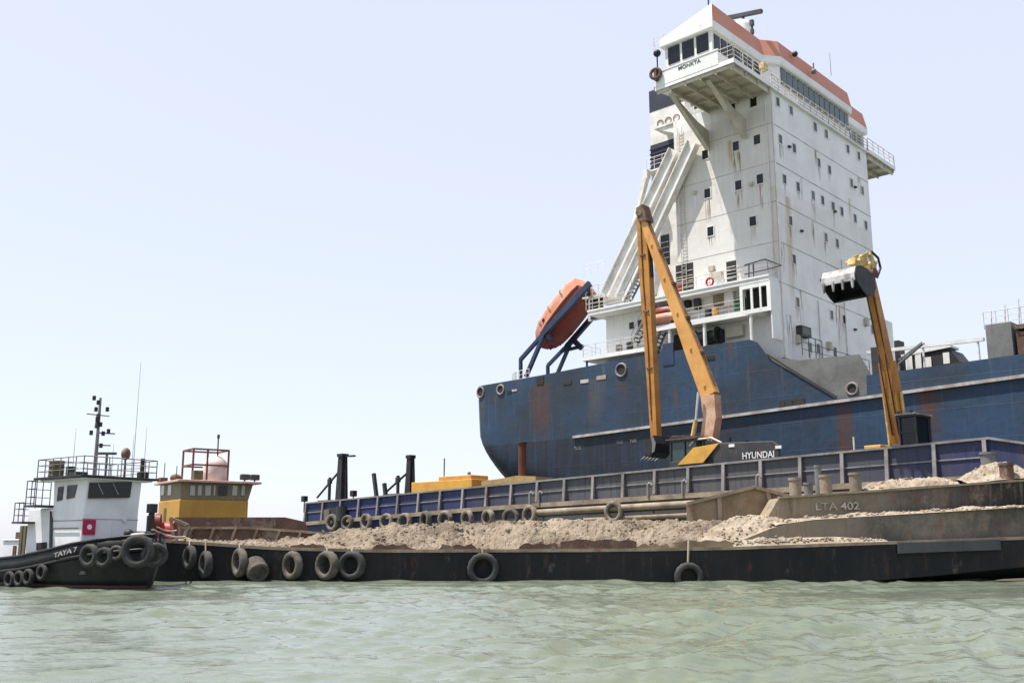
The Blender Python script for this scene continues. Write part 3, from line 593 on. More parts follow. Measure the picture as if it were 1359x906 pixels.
# ------------------------------------------------ lower decks on the near side
b = MB(); b.box((-18.4, -1.6, 21.82), (-0.1, TW * .5, 22.22)); b.box((-18.45, -1.66, 22.15), (-.05, -1.55, 22.3)); dkA = b.build('upper_side_deck', WHITE, ship)
b = MB(); b.box((-19.2, -1.6, 17.75), (-11.5, 1.0, 18.1)); b.box((-11.5, -1.6, 19.3), (-2.3, .0, 19.75))
b.prism([(-2.3, -1.6), (-1.7, -1.45), (-1.3, -1.0), (-1.1, 0), (-2.3, 0)], 2, 19.3, 19.75); dkB = b.build('lower_side_deck', WHITE, ship)
for s in (S(934, 440, -1.5)[0], S(996, 430, -1.5)[0], S(888, 450, -1.5)[0]):
    b = MB(); b.tube((s, -1.35, 16.9), (s, -1.35, 19.35), .16, n=10); b.bar((s, -1.3, 18.6), (s, -.3, 19.3), .12, .12); b.build('deck_post', WHITE2, ship)
s = S(778, 485, -1.5)[0]; b = MB(); b.tube((s, -1.4, 17), (s, -1.4, 17.8), .1); b.build('deck_post', DGREY, ship)
# windowed screen at the forward end of the side decks
x0, x1 = -2.75, -0.02; ops = [(-2.5, -1.8), (-1.6, -1.0), (-.85, -.35)]
b = MB(); y = -1.58; b.box((x0, y, 21.45), (x1, y + .1, 21.83)); b.box((x0, y, 19.4), (x1, y + .1, 19.75)); px_ = x0
for a, c in ops + [(x1, x1)]: b.box((px_, y, 19.75), (a, y + .1, 21.45)); px_ = c
b.box((x1 - .1, y + .1, 17.2), (x1, 0, 21.8)); b.build('side_screen', WHITE, ship)
b = MB(); b.box((x0, -.6, 19.75), (x1 - .15, -.5, 21.6)); b.build('screen_backing', DARK, ship)
s, z = S(985, 405, -1.2); b = MB(); b.box((s - .7, -1.3, 19.75), (s + .3, -.7, 20.9)); b.tube((s - .2, -1.3, 20.5), (s - .2, -.6, 20.5), .45, n=14); b.build('green_winch', GREEN, ship, bevel=.04)
for px, py, w, h, m, nm in ((925, 400, .5, 1.3, DGREY, 'door'), (955, 398, 1.1, .9, SANDY, 'locker'), (968, 396, .9, 1.1, WHITE2, 'locker'), (912, 395, .5, 1.6, DARK, 'door'), (940, 448, 2.8, 1.1, DGREY, 'winch'), (975, 440, 1.6, .9, CREAM, 'locker'), (905, 455, 1.5, 1.5, DARK, 'door')):
    s, z = S(px, py, -.3); b = MB(); b.box((s - w / 2, -.45, z - h / 2), (s + w / 2, .02, z + h / 2))
    if nm == 'winch':
        b.tube((s - 1.2, -.6, z), (s + 1.2, -.6, z), .5, n=14); b.tube((s - 1.2, -.6, z), (s - 1.1, -.6, z), .75, n=16); b.tube((s + 1.1, -.6, z), (s + 1.2, -.6, z), .75, n=16)
    b.build(nm, m, ship, bevel=.03)
b = MB(); b.rail([(-18.3, -1.5, 22.2), (-13.5, -1.5, 22.2)], 1.1, .03, 2, 1.2); b.build('railing', RAIL, dkA)
b = MB(); b.rail([(-9.5, -1.5, 22.2), (-.2, -1.5, 22.2)], 1.15, .03, 2, 1.4); b.build('railing', RAIL, dkA)
b = MB(); b.rail([(-.2, -1.5, 22.2), (-.2, 0, 22.2)], 1.1, .03, 2, 1.0); b.build('railing', RAIL, dkA)
b = MB(); pts = [S3(988, 352, -1.5), S3(1015, 344, -1.5), S3(1037, 352, -1.5), S3(1015, 358, -1.5), S3(988, 364, -1.5)]
b.path(pts, .05); b.tube(S3(994, 350, -1.5), S3(994, 372, -1.5), .05); b.tube(S3(1000, 350, -1.5), S3(1000, 372, -1.5), .05); b.build('davit_frame', RAILD, dkA)
b = MB(); b.rail([(-19.1, -1.5, 18.1), (-12, -1.5, 18.1)], 1.1, .03, 2, 1.3); b.build('railing', RAIL, dkB)
b = MB(); b.rail([(-19.1, -1.5, 18.1), (-19.1, 1, 18.1)], 1.1, .03, 2, 1.2); b.build('railing', RAIL, dkB)
b = MB(); b.rail([(-11, -1.5, 19.75), (-2.4, -1.5, 19.75)], 1.0, .025, 2, 1.5); b.build('railing', RAIL, dkB)
for px, py in ((942, 374),):
    s, z = S(px, py, -1.58); b = MB(); b.ring((s, -1.58, z), (0, -1, 0), .33, .09, 18, 7); b.build('life_ring', RED, dkA)
b = MB(); b.rail([S3(778, 412, 1), S3(803, 408, 1)], 2.3, .04, 3, .8); s, z = S(790, 395, 1.6); b.box((s - .9, 1.6, 22.2), (s + .9, 1.8, 24.3)); b.build('embarkation_cage', [RAIL], dkA)
b = MB(); s, z = S(790, 395, 1.4); b.box((s - .7, 1.5, 22.3), (s + .8, 1.58, 24.2)); b.build('embarkation_door', DARK, dkA)
b = MB(); b.rail([S3(775, 368, 1.5), S3(803, 360, 1.5)], 1.1, .02, 2, 1.0); b.box((S(775, 368, 1.5)[0], 1.2, 24.35), (S(806, 360, 1.5)[0], 5, 24.5)); b.build('embarkation_roof', WHITE2, dkA)
# inclined channel beams and stairs
for (a, c) in (((897, 200), (806, 392)), ((921, 190), (826, 398))):
    p, q = Vector(S3(*a, -.55)), Vector(S3(*c, -.55)); b = MB(); b.bar(p, q, .5, .9, up=(1, 0, .6))
    d = (q - p).normalized(); nrm = Vector((d.z, 0, -d.x))
    b.bar(p + nrm * .5 + Vector((0, -.12, 0)), q + nrm * .5 + Vector((0, -.12, 0)), .7, .1, up=nrm); b.bar(p - nrm * .5 + Vector((0, -.12, 0)), q - nrm * .5 + Vector((0, -.12, 0)), .7, .1, up=nrm)
    b.build('inclined_beam', WHITE2, ship)
b = MB(); p, q = Vector(S3(858, 232, .6)), Vector(S3(838, 316, .6)); b.bar(p, q, .5, .5, w2=.35, h2=.35); b.cbox(p, (.5, .5, .8)); b.build('inclined_beam', WHITE2, ship)
b = MB(); b.stair(S3(832, 402, -1.0), S3(866, 335, -1.0), .8, (0, 1, 0), 14); b.build('staircase', GREY, ship)
b = MB(); b.stair(S3(842, 458, -1.0), S3(868, 402, -1.0), .8, (0, 1, 0), 12); b.build('staircase', GREY, ship)
b = MB(); b.stair((-12.4, -1.0, 16.2), (-10.6, -1.0, 19.4), .8, (0, 1, 0), 10); b.build('staircase', GREY, ship)
for k in range(2): s, z = S(838 + k * 12, 432 - 3 * k, -.02); b = MB(); b.box((s - .25, -.03, z - .3), (s + .25, .03, z + .3)); b.build('window', GLASS, ship)

# ------------------------------------------------ forward deck gear
p, q = S3(1150, 468, 1.5), S3(1306, 450, 1.5); b = MB(); b.bar(p, q, .24, .24)
for k in (.1, .5, .95): c = Vector(p).lerp(Vector(q), k); b.tube((c.x, c.y, 11.2), c, .08)
b.build('deck_pipe', WHITE2, ship)
def sbox(nm, m, pa, pb, t, dep, zb=11.15, bevel=.03):
    s0, z1 = S(*pa, t); s1, z2 = S(*pb, t); b = MB(); b.box((s0, t, zb), (s1, t + dep, z1)); return b.build(nm, m, ship, bevel=bevel)
sbox('deck_vent', DGREY, (1155, 461), (1170, 495), 1.2, 1.6)
sbox('deck_vent', BLACK, (1186, 452), (1194, 470), 2.5, 1.0)
o = sbox('cargo_block', GREY, (1307, 431), (1346, 475), .6, 4.0)
s0, z0 = S(1346, 431, .6); b = MB(); b.box((s0 + .02, .75, 11.15), (s0 + 9, 4.4, z0 - .5)); b.box((s0 + .02, .6, z0 - .3), (s0 + 9, 4.4, z0)); b.build('rusty_frame', BROWN, ship)
b = MB(); b.rail([(s0 - 2, .8, z0), (s0 + 6, .8, z0)], 1.2, .03, 2, .8); 
for k in range(5): b.tube((s0 - 1.6 + k * .9, 1, z0), (s0 - 1.5 + k * .9, 1, z0 + 1.3 + .25 * (k % 3)), .04, n=5)
b.build('railing', RAIL, ship)
s0, z1 = S(1200, 470, 2.2); s1, z2 = S(1272, 462, 2.2)
b = MB(); b.prism([(s0, 11.15), (s1, 11.15), (s1, z1 - 1.0), (s1 - .6, z1 - .05), (s0 + .2, z1 - .3)], 1, 2.2, 4.6); hs = b.build('deck_machinery', BLACK, ship)
b = MB(); b.bar((s0 - .2, 2.9, z1 - .1), (s1 - .5, 2.9, z1 + .15), 1.6, .15); b.build('machinery_cover', WHITE, hs)
for px, h in ((1207, 1.2), (1219, 1.4), (1232, .8), (1256, .8)):
    s, z = S(px, 481 if px < 1240 else 475, 2.15); b = MB(); b.box((s - .22, 2.12, z - h / 2), (s + .22, 2.25, z + h / 2)); b.build('machinery_panel', WHITE2, hs)
b = MB(); p, q = Vector(S3(1193, 483, .8)), Vector(S3(1224, 456, .8)); b.bar(p, q, .3, .1)
b.bar(p + Vector((0, .4, .25)), q + Vector((0, .4, .1)), .08, .08); b.bar(p + Vector((0, 0, .3)), q + Vector((0, 0, .12)), .08, .08)
for k in range(8): a = p.lerp(q, k / 8); c = p.lerp(q, (k + .5) / 8); b.bar(a, c + Vector((0, .2, .25)), .05, .05)
b.tube((p.x, p.y, 11.2), p, .1); b.build('derrick_boom', GREY, ship)

# ------------------------------------------------ lifeboat and its cradle
def LR(px, py, t): return Vector(S3(px, py, t))
rails = {'near': (0.35, (780, 378), (723, 441), (691, 476), (700.5, 492), 693), 'far': (4.4, (786, 422), (755, 456), (728, 484), (739, 492), 728)}
b = MB(); t = .35
b.bar(LR(783, 376, t), LR(722, 442, t), .35, .55); b.bar(LR(724, 440, t), LR(691, 477, t), .32, .34); b.tube(LR(691, 476, t), (S(691, 476, t)[0], t, 16), .2); b.bar(LR(722, 444, t), LR(698, 500, t), .34, .34)
b.build('lifeboat_cradle', CRADLE, ship)
b = MB(); t = 4.4
b.bar(LR(786, 421, t), LR(752, 460, t), .35, .5); b.bar(LR(755, 456, t), LR(727, 485, t), .3, .3); b.tube(LR(727, 485, t), (S(727, 485, t)[0], t, 16), .2); b.bar(LR(756, 458, t), LR(738, 500, t), .3, .3)
b.bar(LR(760, 450, t), LR(772, 462, t), .3, .5); b.bar(LR(745, 466, t), LR(774, 459, t), .25, .3); b.build('lifeboat_cradle', CRADLE, ship)
b = MB(); b.bar(LR(728, 447, .3), LR(743, 456, 4.4), .3, .4); b.bar(LR(781, 379, .3), LR(784, 421, 4.4), .3, .4); b.build('cradle_crossbeam', CRADLE, ship)
b = MB(); b.rail([(-29.8, .4, 16), (-28.3, -.6, 16), (-26.3, -.9, 16)], 2.0, .03, 4, .45); b.build('stern_railing', WHITE2, ship)
# lifeboat body: stations along the sloping axis
tB, tT = Vector(S3(721, 455, 2.4)), Vector(S3(777, 381, 2.4)); ax = (tT - tB); LB = ax.length; ax.normalize()
zrot = math.atan2(ax.z, ax.x)
lbp = W(tB.x, 2.4, tB.z)
life = thing('lifeboat', 'orange enclosed free-fall lifeboat hanging steeply on blue cradle over the stern', 'lifeboat', lbp, 0)
life.rotation_euler = Matrix.Rotation(-ANG, 4, 'Z').to_euler()
Mx = lambda u, v, w: (ax.x * u - ax.z * w, v, ax.z * u + ax.x * w)   # u along, v across, w up from the keel
prof = [(-.5, .15, .2), (-.2, .6, .7), (.4, 1.0, 1.15), (1.3, 1.3, 1.4), (2.5, 1.47, 1.5), (4.5, 1.5, 1.52), (LB - 2, 1.47, 1.5), (LB - .8, 1.35, 1.4), (LB, 1.15, 1.2)]
def sect(u, hw, hh, a0, a1, n=12, k=1.0):
    out = []
    for i in range(n + 1):
        a = a0 + (a1 - a0) * i / n; c, s_ = math.cos(a), math.sin(a); e = .48
        out.append(Mx(u, hw * k * math.copysign(abs(c) ** e, c), hh * k * math.copysign(abs(s_) ** e, s_)))
    return out
b = MB(); b.smooth = True; b.loft([sect(u, w, h * 1.0, math.pi, 2 * math.pi) for u, w, h in prof], cap=True, closed=False); b.smooth = False
b.bar(Mx(.2, 0, -1.15), Mx(LB - .5, 0, -1.38), .14, .22, up=Mx(0, 0, 1)); b.build('lifeboat_hull', LB_R, life)
b = MB(); b.smooth = True; b.loft([sect(u, w * .97, h * 1.0, 0, math.pi) for u, w, h in prof], cap=True, closed=False); b.smooth = False
b.loft([sect(u, .75, 1.85 if 4.3 < u < 6.2 else 1.4, 0.2, math.pi - .2, 8) for u in (4.0, 4.4, 5.2, 6.1, 6.5)], cap=True); b.build('lifeboat_canopy', LB_O, life)
b = MB()
for sg in (-1, 1): b.path([Mx(u, sg * (w * 1.0 + .05), 0) for u, w, h in prof], .10, 6)
b.build('fender_strip', LB_O, life)
b = MB()
for u in (1.6, 3.4, 5.4): b.loft([sect(u + d, 1.47 if u > 2 else 1.33, 1.54 if u > 2 else 1.43, .1, math.pi - .1) for d in (-.07, .07)], cap=False, closed=False)
b.build('canopy_strap', BROWN, life)
b = MB(); 
for sg in (-1, 1): b.path([Mx(1.2, sg * .95, 1.25), Mx(LB - 1, sg * .95, 1.35)], .03, 5)
b.build('grab_rail', DGREY, life)
for u in (2.2, 3.0, 4.2, 5.0):
    b = MB(); c = Vector(Mx(u, -1.37, .62)); b.bar(c - ax * .16, c + ax * .16, .08, .26); b.build('lifeboat_window', GLASS, life)
# small rescue boat on the lower side deck
rb = thing('rescue_boat', 'small orange rescue boat stowed on the side deck behind the excavator arm', 'boat', W(S(884, 418, -1.0)[0], -1.0, 19.75), -ANG)
b = MB(); b.smooth = True
b.loft([[(x, y * w, z_) for y, z_ in ((-.8, .95), (-.8, .5), (-.4, .12), (.4, .12), (.8, .5), (.8, .95))] for x, w in ((-1.5, .8), (-.6, 1), (.6, .95), (1.3, .5), (1.7, .08))]); b.build('boat_hull', LB_O, rb)
b = MB(); b.smooth = True; b.loft([[(x, y * w, .9 + z_ * w) for y, z_ in ((-.75, 0), (-.5, .7), (0, .95), (.5, .7), (.75, 0))] for x, w in ((-1.3, .7), (-.5, 1), (.5, .95), (1.3, .3))]); b.build('boat_cover', LB_R, rb)
b = MB(); b.box((-1, -.5, 0), (-.8, .5, .3)); b.box((.8, -.5, 0), (1, .5, .3)); b.build('boat_chock', DGREY, rb)

# ================================================================== BLUE BARGE WITH EXCAVATORS
BT = -13.0; BW = 8.2
bb = thing('hopper_barge', 'long blue and grey steel barge with ribbed high bulwark carrying the excavators', 'barge', W(0, BT, 0), -ANG)
TOPB = lambda s: 5.46 + (s + 44.7) * (7.23 - 5.46) / (18.6 + 44.7)
BOTB = lambda s: interp([(-44.7, 3.7), (-20, 4.55), (-1, 4.95), (19, 5.3)], s)
b = MB(); ss = list(np.linspace(-44.7, 19.2, 40))
lo = []
for s in ss: lo.append([(s, -.35, -.5), (s, -.35, BOTB(s)), (s, BW, BOTB(s)), (s, BW, -.5)])
b.loft(lo); b.build('barge_hull', BBLUE, bb)
b = MB(); b.loft([[(s, 0, BOTB(s) - .02), (s, 0, TOPB(s)), (s, .12, TOPB(s)), (s, .12, BOTB(s) - .02)] for s in ss])
b.loft([[(s, BW - .12, BOTB(s)), (s, BW - .12, TOPB(s)), (s, BW, TOPB(s)), (s, BW, BOTB(s))] for s in ss])
b.loft([[(-44.7, 0.12, 3.7), (-44.7, .12, 5.46), (-44.6, .12, 5.46), (-44.6, .12, 3.7)], [(-44.7, BW - .13, 3.7), (-44.7, BW - .13, 5.46), (-44.6, BW - .13, 5.46), (-44.6, BW - .13, 3.7)]])
b.prism([(19.2, 5.3), (19.2, TOPB(19.2)), (20.9, 6.85), (24, 6.0), (24, 5.3)], 1, 0, .12); b.build('bulwark', BBLUE, bb)
b = MB(); b.loft([[(s, -.16, TOPB(s) - .05), (s, -.16, TOPB(s) + .08), (s, .2, TOPB(s) + .08), (s, .2, TOPB(s) - .05)] for s in ss])
b.bar((19.2, .02, TOPB(19.2)), (20.9, .02, 6.87), .36, .13); b.bar((20.9, .02, 6.87), (24, .02, 6.0), .36, .13); b.build('bulwark_cap', BPOST, bb)
b = MB(); b.loft([[(s, -.06, (TOPB(s) + BOTB(s)) / 2 - .05), (s, -.06, (TOPB(s) + BOTB(s)) / 2 + .03), (s, .0, (TOPB(s) + BOTB(s)) / 2 + .03), (s, .0, (TOPB(s) + BOTB(s)) / 2 - .05)] for s in ss]); b.build('bulwark_stringer', BPOST, bb)
for i in range(24):
    s = -44.4 + i * 2.752
    if s > 18.9: continue
    b = MB(); b.prism([(-.02, BOTB(s)), (-.30, BOTB(s)), (-.14, TOPB(s) - .06), (-.02, TOPB(s) - .06)], 0, s - .07, s + .07); b.bar((s, -.30, BOTB(s)), (s, -.16, TOPB(s) - .06), .22, .05, up=(0, 1, 0)); b.build('bulwark_rib', BPOST, bb)
b = MB(); b.loft([[(s, -.55, BOTB(s) - .35), (s, -.55, BOTB(s) - .02), (s, -.34, BOTB(s) - .02), (s, -.34, BOTB(s) - .35)] for s in ss]); b.build('fender_ledge', SANDY, bb)
b = MB()
pp = [(s, -.75, BOTB(s) - .75) for s in np.linspace(-14, 12, 6)]; b.path(pp, .24, 10); b.path([(s, -.7, BOTB(s) - 1.45) for s in np.linspace(-9, 10, 5)], .18, 8); b.build('fender_pipe', SANDY, bb)
for px in (703, 715, 860, 906, 1005):                      # gooseneck vents along the ledge
    s = S(px, 655, BT - .6)[0]; z = BOTB(s) - .1; b = MB()
    b.path([(s, -.6, z), (s, -.6, z + .75), (s + .08, -.6, z + .9), (s + .25, -.6, z + .92), (s + .35, -.6, z + .75)], .09, 8); b.build('gooseneck_vent', BPOST, bb)
# masts at the far end
for (px, pyt, pyb, pbr, w) in ((455, 606, 662, 421, .95), (545, 608, 655, 512, .75)):
    t = 4.5; s, zt = S(px, pyt, BT + t); s2, zb = S(pbr, pyb - 2, BT + t); z0 = BOTB(s) - .1
    b = MB(); b.bar((s, t, z0), (s, t, zt), w * 1.1, w * 1.1, up=(1, 0, 0), w2=w * .7, h2=w * .7)
    for k in (-.5, .5): b.bar((s + k * w, t, zt - .2), (s + k * w * 1.9, t - .1, z0), .14, .2)
    b.cbox((s, t, zt + .15), (w * .9, w * .9, .3)); mo = b.build('winch_mast', BLACK, bb)
    b = MB(); b.tube((s - .2, t, zt - 1.2), (s2, t, zb), .11); b.cbox(((s + s2) / 2, t, (zt + zb) / 2 - .4), (.45, .3, .45)); b.tube(((s + s2) / 2, t, (zt + zb) / 2), ((s + s2) / 2, t, zb - .5), .16); b.build('mast_brace', DGREY, mo)
    b = MB(); b.bar((s, t, zt), (s + 1.3, t, zt + .05), .08, .08); b.cbox((s + 1.5, t, zt), (.8, .35, .16)); 
    if px == 455: b.build('mast_lamp', DGREY, mo)
    b = MB(); b.box((s - 3.4, t - .5, z0), (s - 1.0, t + .5, TOPB(s) + .55)); b.build('mast_winch', DGREY, bb, bevel=.05)
for (a, c) in (((496, 628), (503, 660)), ((510, 641), (515, 660))):
    t = 3.0; p, q = S3(*a, BT + t), S3(*c, BT + t); b = MB(); b.bar((p[0], t, p[2]), (q[0], t, q[2] - 1.5), .3, .3); b.build('leaning_post', DGREY, bb)
for px, py in ((404, 663), (469, 656)):
    s, z = S(px, py, BT + .3); b = MB(); b.tube((s, .3, z - 1.2), (s, .3, z), .06); b.cbox((s, .3, z + .1), (.5, .5, .55)); b.build('deck_lamp', BLACK, bb, bevel=.05)
s = S(446, 683, BT - .7)[0]; b = MB(); b.box((s - .9, -.9, BOTB(s) - .1), (s + .3, -.36, BOTB(s) + 1.0)); b.tube((s + .7, -.6, BOTB(s) - .2), (s + .7, -.6, BOTB(s) + 1.1), .5, n=12); b.build('ledge_winch', DGREY, bb)
s = S(436, 682, BT - .8)[0]; b = MB(); b.box((s - .4, -1.05, BOTB(s) - .1), (s + .4, -.92, BOTB(s) + .9)); b.build('ledge_plate', CONC, bb)
# yellow machinery on its deck
def on_barge(px, py, t): 
    s, z = S(px, py, BT + t); return s, z
s0, z1 = on_barge(546, 640, 3.0); s1, _ = on_barge(626, 640, 3.0); sm, zh = on_barge(583, 633, 3.0)
ye = thing('machinery_housing', 'flat orange-yellow steel housing behind the blue bulwark near the ship stern', 'machine', W((s0 + s1) / 2, BT + 4, BOTB(s0)), -ANG)
h = z1 - BOTB(s0); Lh = (s1 - s0) / 2; b = MB(); b.box((-Lh, -1, 0), (Lh, 1.4, h)); b.build('housing_body', YELB, ye, bevel=.05)
b = MB(); b.box((-Lh * .1, -.9, h), (Lh * .95, 1.2, h + .36)); b.build('housing_top', YEL, ye, bevel=.05); b = MB(); b.tube((-.1, -.5, h + .36), (-.1, -.5, h + 2.0), .06); b.tube((Lh * .6, .2, h + .36), (Lh * .6, .2, h + .7), .15); b.build('exhaust_stub', GREY, ye)
s0, z1 = on_barge(640, 640, 3.2); s1, z2 = on_barge(712, 631, 3.2); zb = BOTB(s0)
o = thing('yellow_plate_stack', 'low sand-covered yellow plate stack lying below the rounded ship stern', 'plates', W((s0 + s1) / 2, BT + 4, zb), -ANG)
Lh = (s1 - s0) / 2; b = MB(); b.prism([(-Lh, 0), (Lh, 0), (Lh, z2 - zb - .05), (Lh * .3, z2 - zb + .1), (-Lh * .2, z2 - zb - .05), (-Lh, z1 - zb + .1)], 1, -.9, 1.2); b.build('plate_body', mat('sandy_yellow_steel', (0.40, 0.27, 0.10), (0.28, 0.19, 0.09), .8, rust=.3, dust=.5, scale=1), o)
s, z = on_barge(693, 588, 4.8); b = MB(); b.tube((0, 0, 0), (0, 0, z - BOTB(s)), .33, n=14); b.tube((0, 0, z - BOTB(s)), (0, 0, z - BOTB(s) + .08), .42, n=14)
o = b.build('rusty_pile', mat('rust_red_pile', (0.12, 0.035, 0.02), (0.07, 0.025, 0.018), 0.8, rust=.5), loc=W(s, BT + 4.8, BOTB(s))); o.rotation_euler = (0, 0, -ANG); tag(o, 'rust red round pile standing against the dark ship stern', 'pile')

# ------------------------------------------------ excavators
def excavator(label, root, h, boom, stick, cyl, yelb, body_rot, text=None, cabside=1):
    ex = thing('excavator', label, 'excavator', root, math.atan2(h[1], h[0]), 'excavators on the blue barge')
    for sy in (-1.35, 1.35):
        b = MB(); n = 10; pts = []
        for i in range(n + 1): a = math.pi / 2 + math.pi * i / n; pts.append((-2.1 + .5 * math.cos(a), .5 + .5 * math.sin(a)))
        for i in range(n + 1): a = -math.pi / 2 + math.pi * i / n; pts.append((2.1 + .5 * math.cos(a), .5 + .5 * math.sin(a)))
        b.prism(pts, 1, sy - .35, sy + .35)
        for i in range(12): b.box((-2.3 + i * .4, sy - .37, .98), (-2.1 + i * .4, sy + .37, 1.05))
        b.build('track', DGREY, ex)
    b = MB(); b.tube((0, 0, .7), (0, 0, 1.2), .8, n=20); b.box((-1, -1, .5), (1, 1, .9)); b.build('undercarriage', DGREY, ex)
    return ex
def box_beam(b, pts, y, wy, hs):                             # tapered box girder through (u,z) points
    lo = []
    for i, (u, z) in enumerate(pts):
        a = Vector(pts[max(0, i - 1)]); c = Vector(pts[min(len(pts) - 1, i + 1)]); d = (c - a).normalized(); nrm = Vector((-d.y, d.x)); hh = hs[i] / 2
        lo.append([(u + nrm.x * hh, y - wy / 2, z + nrm.y * hh), (u + nrm.x * hh, y + wy / 2, z + nrm.y * hh), (u - nrm.x * hh, y + wy / 2, z - nrm.y * hh), (u - nrm.x * hh, y - wy / 2, z - nrm.y * hh)])
    b.loft(lo)
# first excavator: heads aft along the barge
h1 = (-CA, SA); r1 = W(S(952, 612, BT + 3.9)[0], BT + 3.9); r1.z = BOTB(S(952, 612, BT + 3.9)[0]); zb1 = r1.z
ex1 = excavator('orange-yellow long-reach excavator with folded arm and dark rear counterweight', r1, h1, None, None, None, YEL, 0)
P1 = lambda px, py: (lambda q: (q[0], q[1] - zb1))(vplane(px, py, r1, h1))
kx = P1(943, 525); tip = P1(856, 294); foot = P1(941, 585)
b = MB(); box_beam(b, [foot, (kx[0] - .1, (foot[1] + kx[1]) / 2), kx], 0, .85, (1.0, 1.05, 1.15)); bm = b.build('boom', PINKW, ex1)
b = MB(); mid = P1(905, 425); box_beam(b, [kx, ((kx[0] + mid[0]) / 2, (kx[1] + mid[1]) / 2), mid, tip], 0, .68, (1.2, 1.15, .92, .5)); 
for k in (.05, .25, .45, .65, .85):
    c = Vector(kx).lerp(Vector(tip), k); b.tube((c.x, -.42, c.y), (c.x, .42, c.y), .10)
b.build('boom_extension', YEL, ex1)
b = MB(); 
for k in range(5):
    a = Vector(kx).lerp(Vector(tip), k / 5 + .02); c = Vector(kx).lerp(Vector(tip), (k + 1) / 5); a += Vector((-.55, .42)) * (1 - k * .13); c += Vector((-.55, .42)) * (1 - (k + 1) * .13)
    for y in (-.15, .1): b.path([(a.x, y, a.y), (c.x, y, c.y)], .05, 5)
    b.cbox((c.x, 0, c.y), (.22, .5, .22))
b.build('hydraulic_hose', BROWN, bm)
sb = P1(871, 583); st = P1(853, 282)
b = MB(); box_beam(b, [st, tuple(Vector(st).lerp(Vector(sb), .25)), sb], 0, .62, (.75, .95, .55)); b.build('stick', [YEL2], ex1)
b = MB(); c = Vector(st); b.tube((c.x, -.55, c.y - .1), (c.x, .55, c.y - .1), .3, n=14); b.prism([(c.x - .7, c.y - .9), (c.x + .1, c.y - .8), (c.x + .3, c.y + .3), (c.x - .3, c.y + .5)], 1, -.48, .48); b.build('arm_joint', BROWN, ex1)
b = MB(); a = Vector(st).lerp(Vector(sb), .06) + Vector((-.5, 0)); c = Vector(st).lerp(Vector(sb), .3) + Vector((-.55, 0)); b.tube((a.x, 0, a.y), (c.x, 0, c.y), .12); b.build('stick_cylinder', BLACK, ex1)
b = MB()
for dy in (-.38, .36):
    pts = [Vector(st).lerp(Vector(sb), k) for k in (.05, .3, .6, .92)]; b.path([(p.x + .1 * (i % 2), dy, p.y) for i, p in enumerate(pts)], .045, 5)
for k in (.2, .45, .7): p = Vector(st).lerp(Vector(sb), k); b.cbox((p.x, 0, p.y), (.5, .82, .12))
b.build('stick_hose', BROWN, ex1)
b = MB(); p, q = Vector(kx).lerp(Vector(tip), .52) + Vector((.55, .35)), Vector(kx).lerp(Vector(tip), .88) + Vector((.45, .3)); b.tube((p.x, 0, p.y), (q.x, 0, q.y), .15); b.mi = 1; b.tube((q.x, 0, q.y), (st[0] - .1, 0, st[1] + .25), .08); b.build('arm_cylinder', [YEL2, CHROME], ex1)
c = Vector(P1(870, 581)); b = MB(); w = .95                # bucket hanging at the stick end
prof_b = [(.55, .1), (.75, -.5), (.6, -1.15), (.15, -1.5), (-.35, -1.35), (-.3, -1.25), (.1, -1.38), (.5, -1.08), (.62, -.5), (.45, 0)]
b.prism([(c.x - u, c.y + z) for u, z in prof_b], 1, -w, w)
for y in (-w, w - .06): b.prism([(c.x - u, c.y + z) for u, z in ((.55, .1), (.75, -.5), (.6, -1.15), (.15, -1.5), (-.35, -1.35), (-.25, -.3))], 1, y, y + .06)
b.prism([(c.x - .3, c.y - .2), (c.x + .3, c.y - .2), (c.x + .1, c.y + .5), (c.x - .2, c.y + .5)], 1, -.3, .3); bk = b.build('bucket', BLACK, ex1)
b = MB(); b.prism([(c.x - u, c.y + z) for u, z in ((.5, .0), (.72, -.5), (.58, -1.1), (.35, -1.2), (.4, -.5), (.3, -.1))], 1, w, w + .05); b.build('bucket_wear_plate', GREY, bk)
for k in range(5): b = MB(); y = -w + .1 + k * (2 * w - .2) / 4; b.bar((c.x + .3, y, c.y - 1.35), (c.x + .75, y, c.y - 1.6), .13, .12, w2=.05, h2=.04); b.build('bucket_tooth', WORN, bk)
for y in (-.75, .75):
    b = MB(); p = P1(925, 592); q = P1(930, 522); b.tube((p[0], y, p[1]), (q[0], y, q[1] - 2), .16); b.mi = 1; b.tube((q[0], y, q[1] - 2), (q[0] - .3, y, q[1]), .1); b.build('boom_cylinder', [YPALE, CHROME], ex1)
# house
b = MB(); b.box((-2.4, -1.7, 1.2), (2.5, 1.7, 1.55)); b.box((-2.6, -1.65, 1.55), (-.1, 1.65, 3.0)); b.box((-1.0, .3, 1.55), (1.2, 1.65, 2.6)); b.build('house', DGREY, ex1, bevel=.06)
b = MB(); b.prism([(-2.6, 1.3), (-3.6, 1.3), (-3.9, 1.6), (-3.9, 2.6), (-3.6, 3.0), (-2.6, 3.0)], 1, -1.7, 1.7); cw = b.build('counterweight', DGREY, ex1, bevel=.12)
b = MB(); b.box((-2.5, -1.2, 3.0), (-.8, 1.2, 3.35)); b.tube((-1.5, .7, 3.35), (-1.5, .7, 3.9), .12); b.tube((-2.1, -.4, 3.35), (-2.1, -.4, 3.7), .2); b.tube((-1.2, -.9, 3.3), (-1.2, -.9, 3.6), .25); b.build('engine_cover', BLACK, ex1, bevel=.05)
b = MB(); b.box((.6, .55, 1.55), (2.9, 1.7, 2.4)); b.box((.6, .55, 3.75), (2.85, 1.7, 3.9))
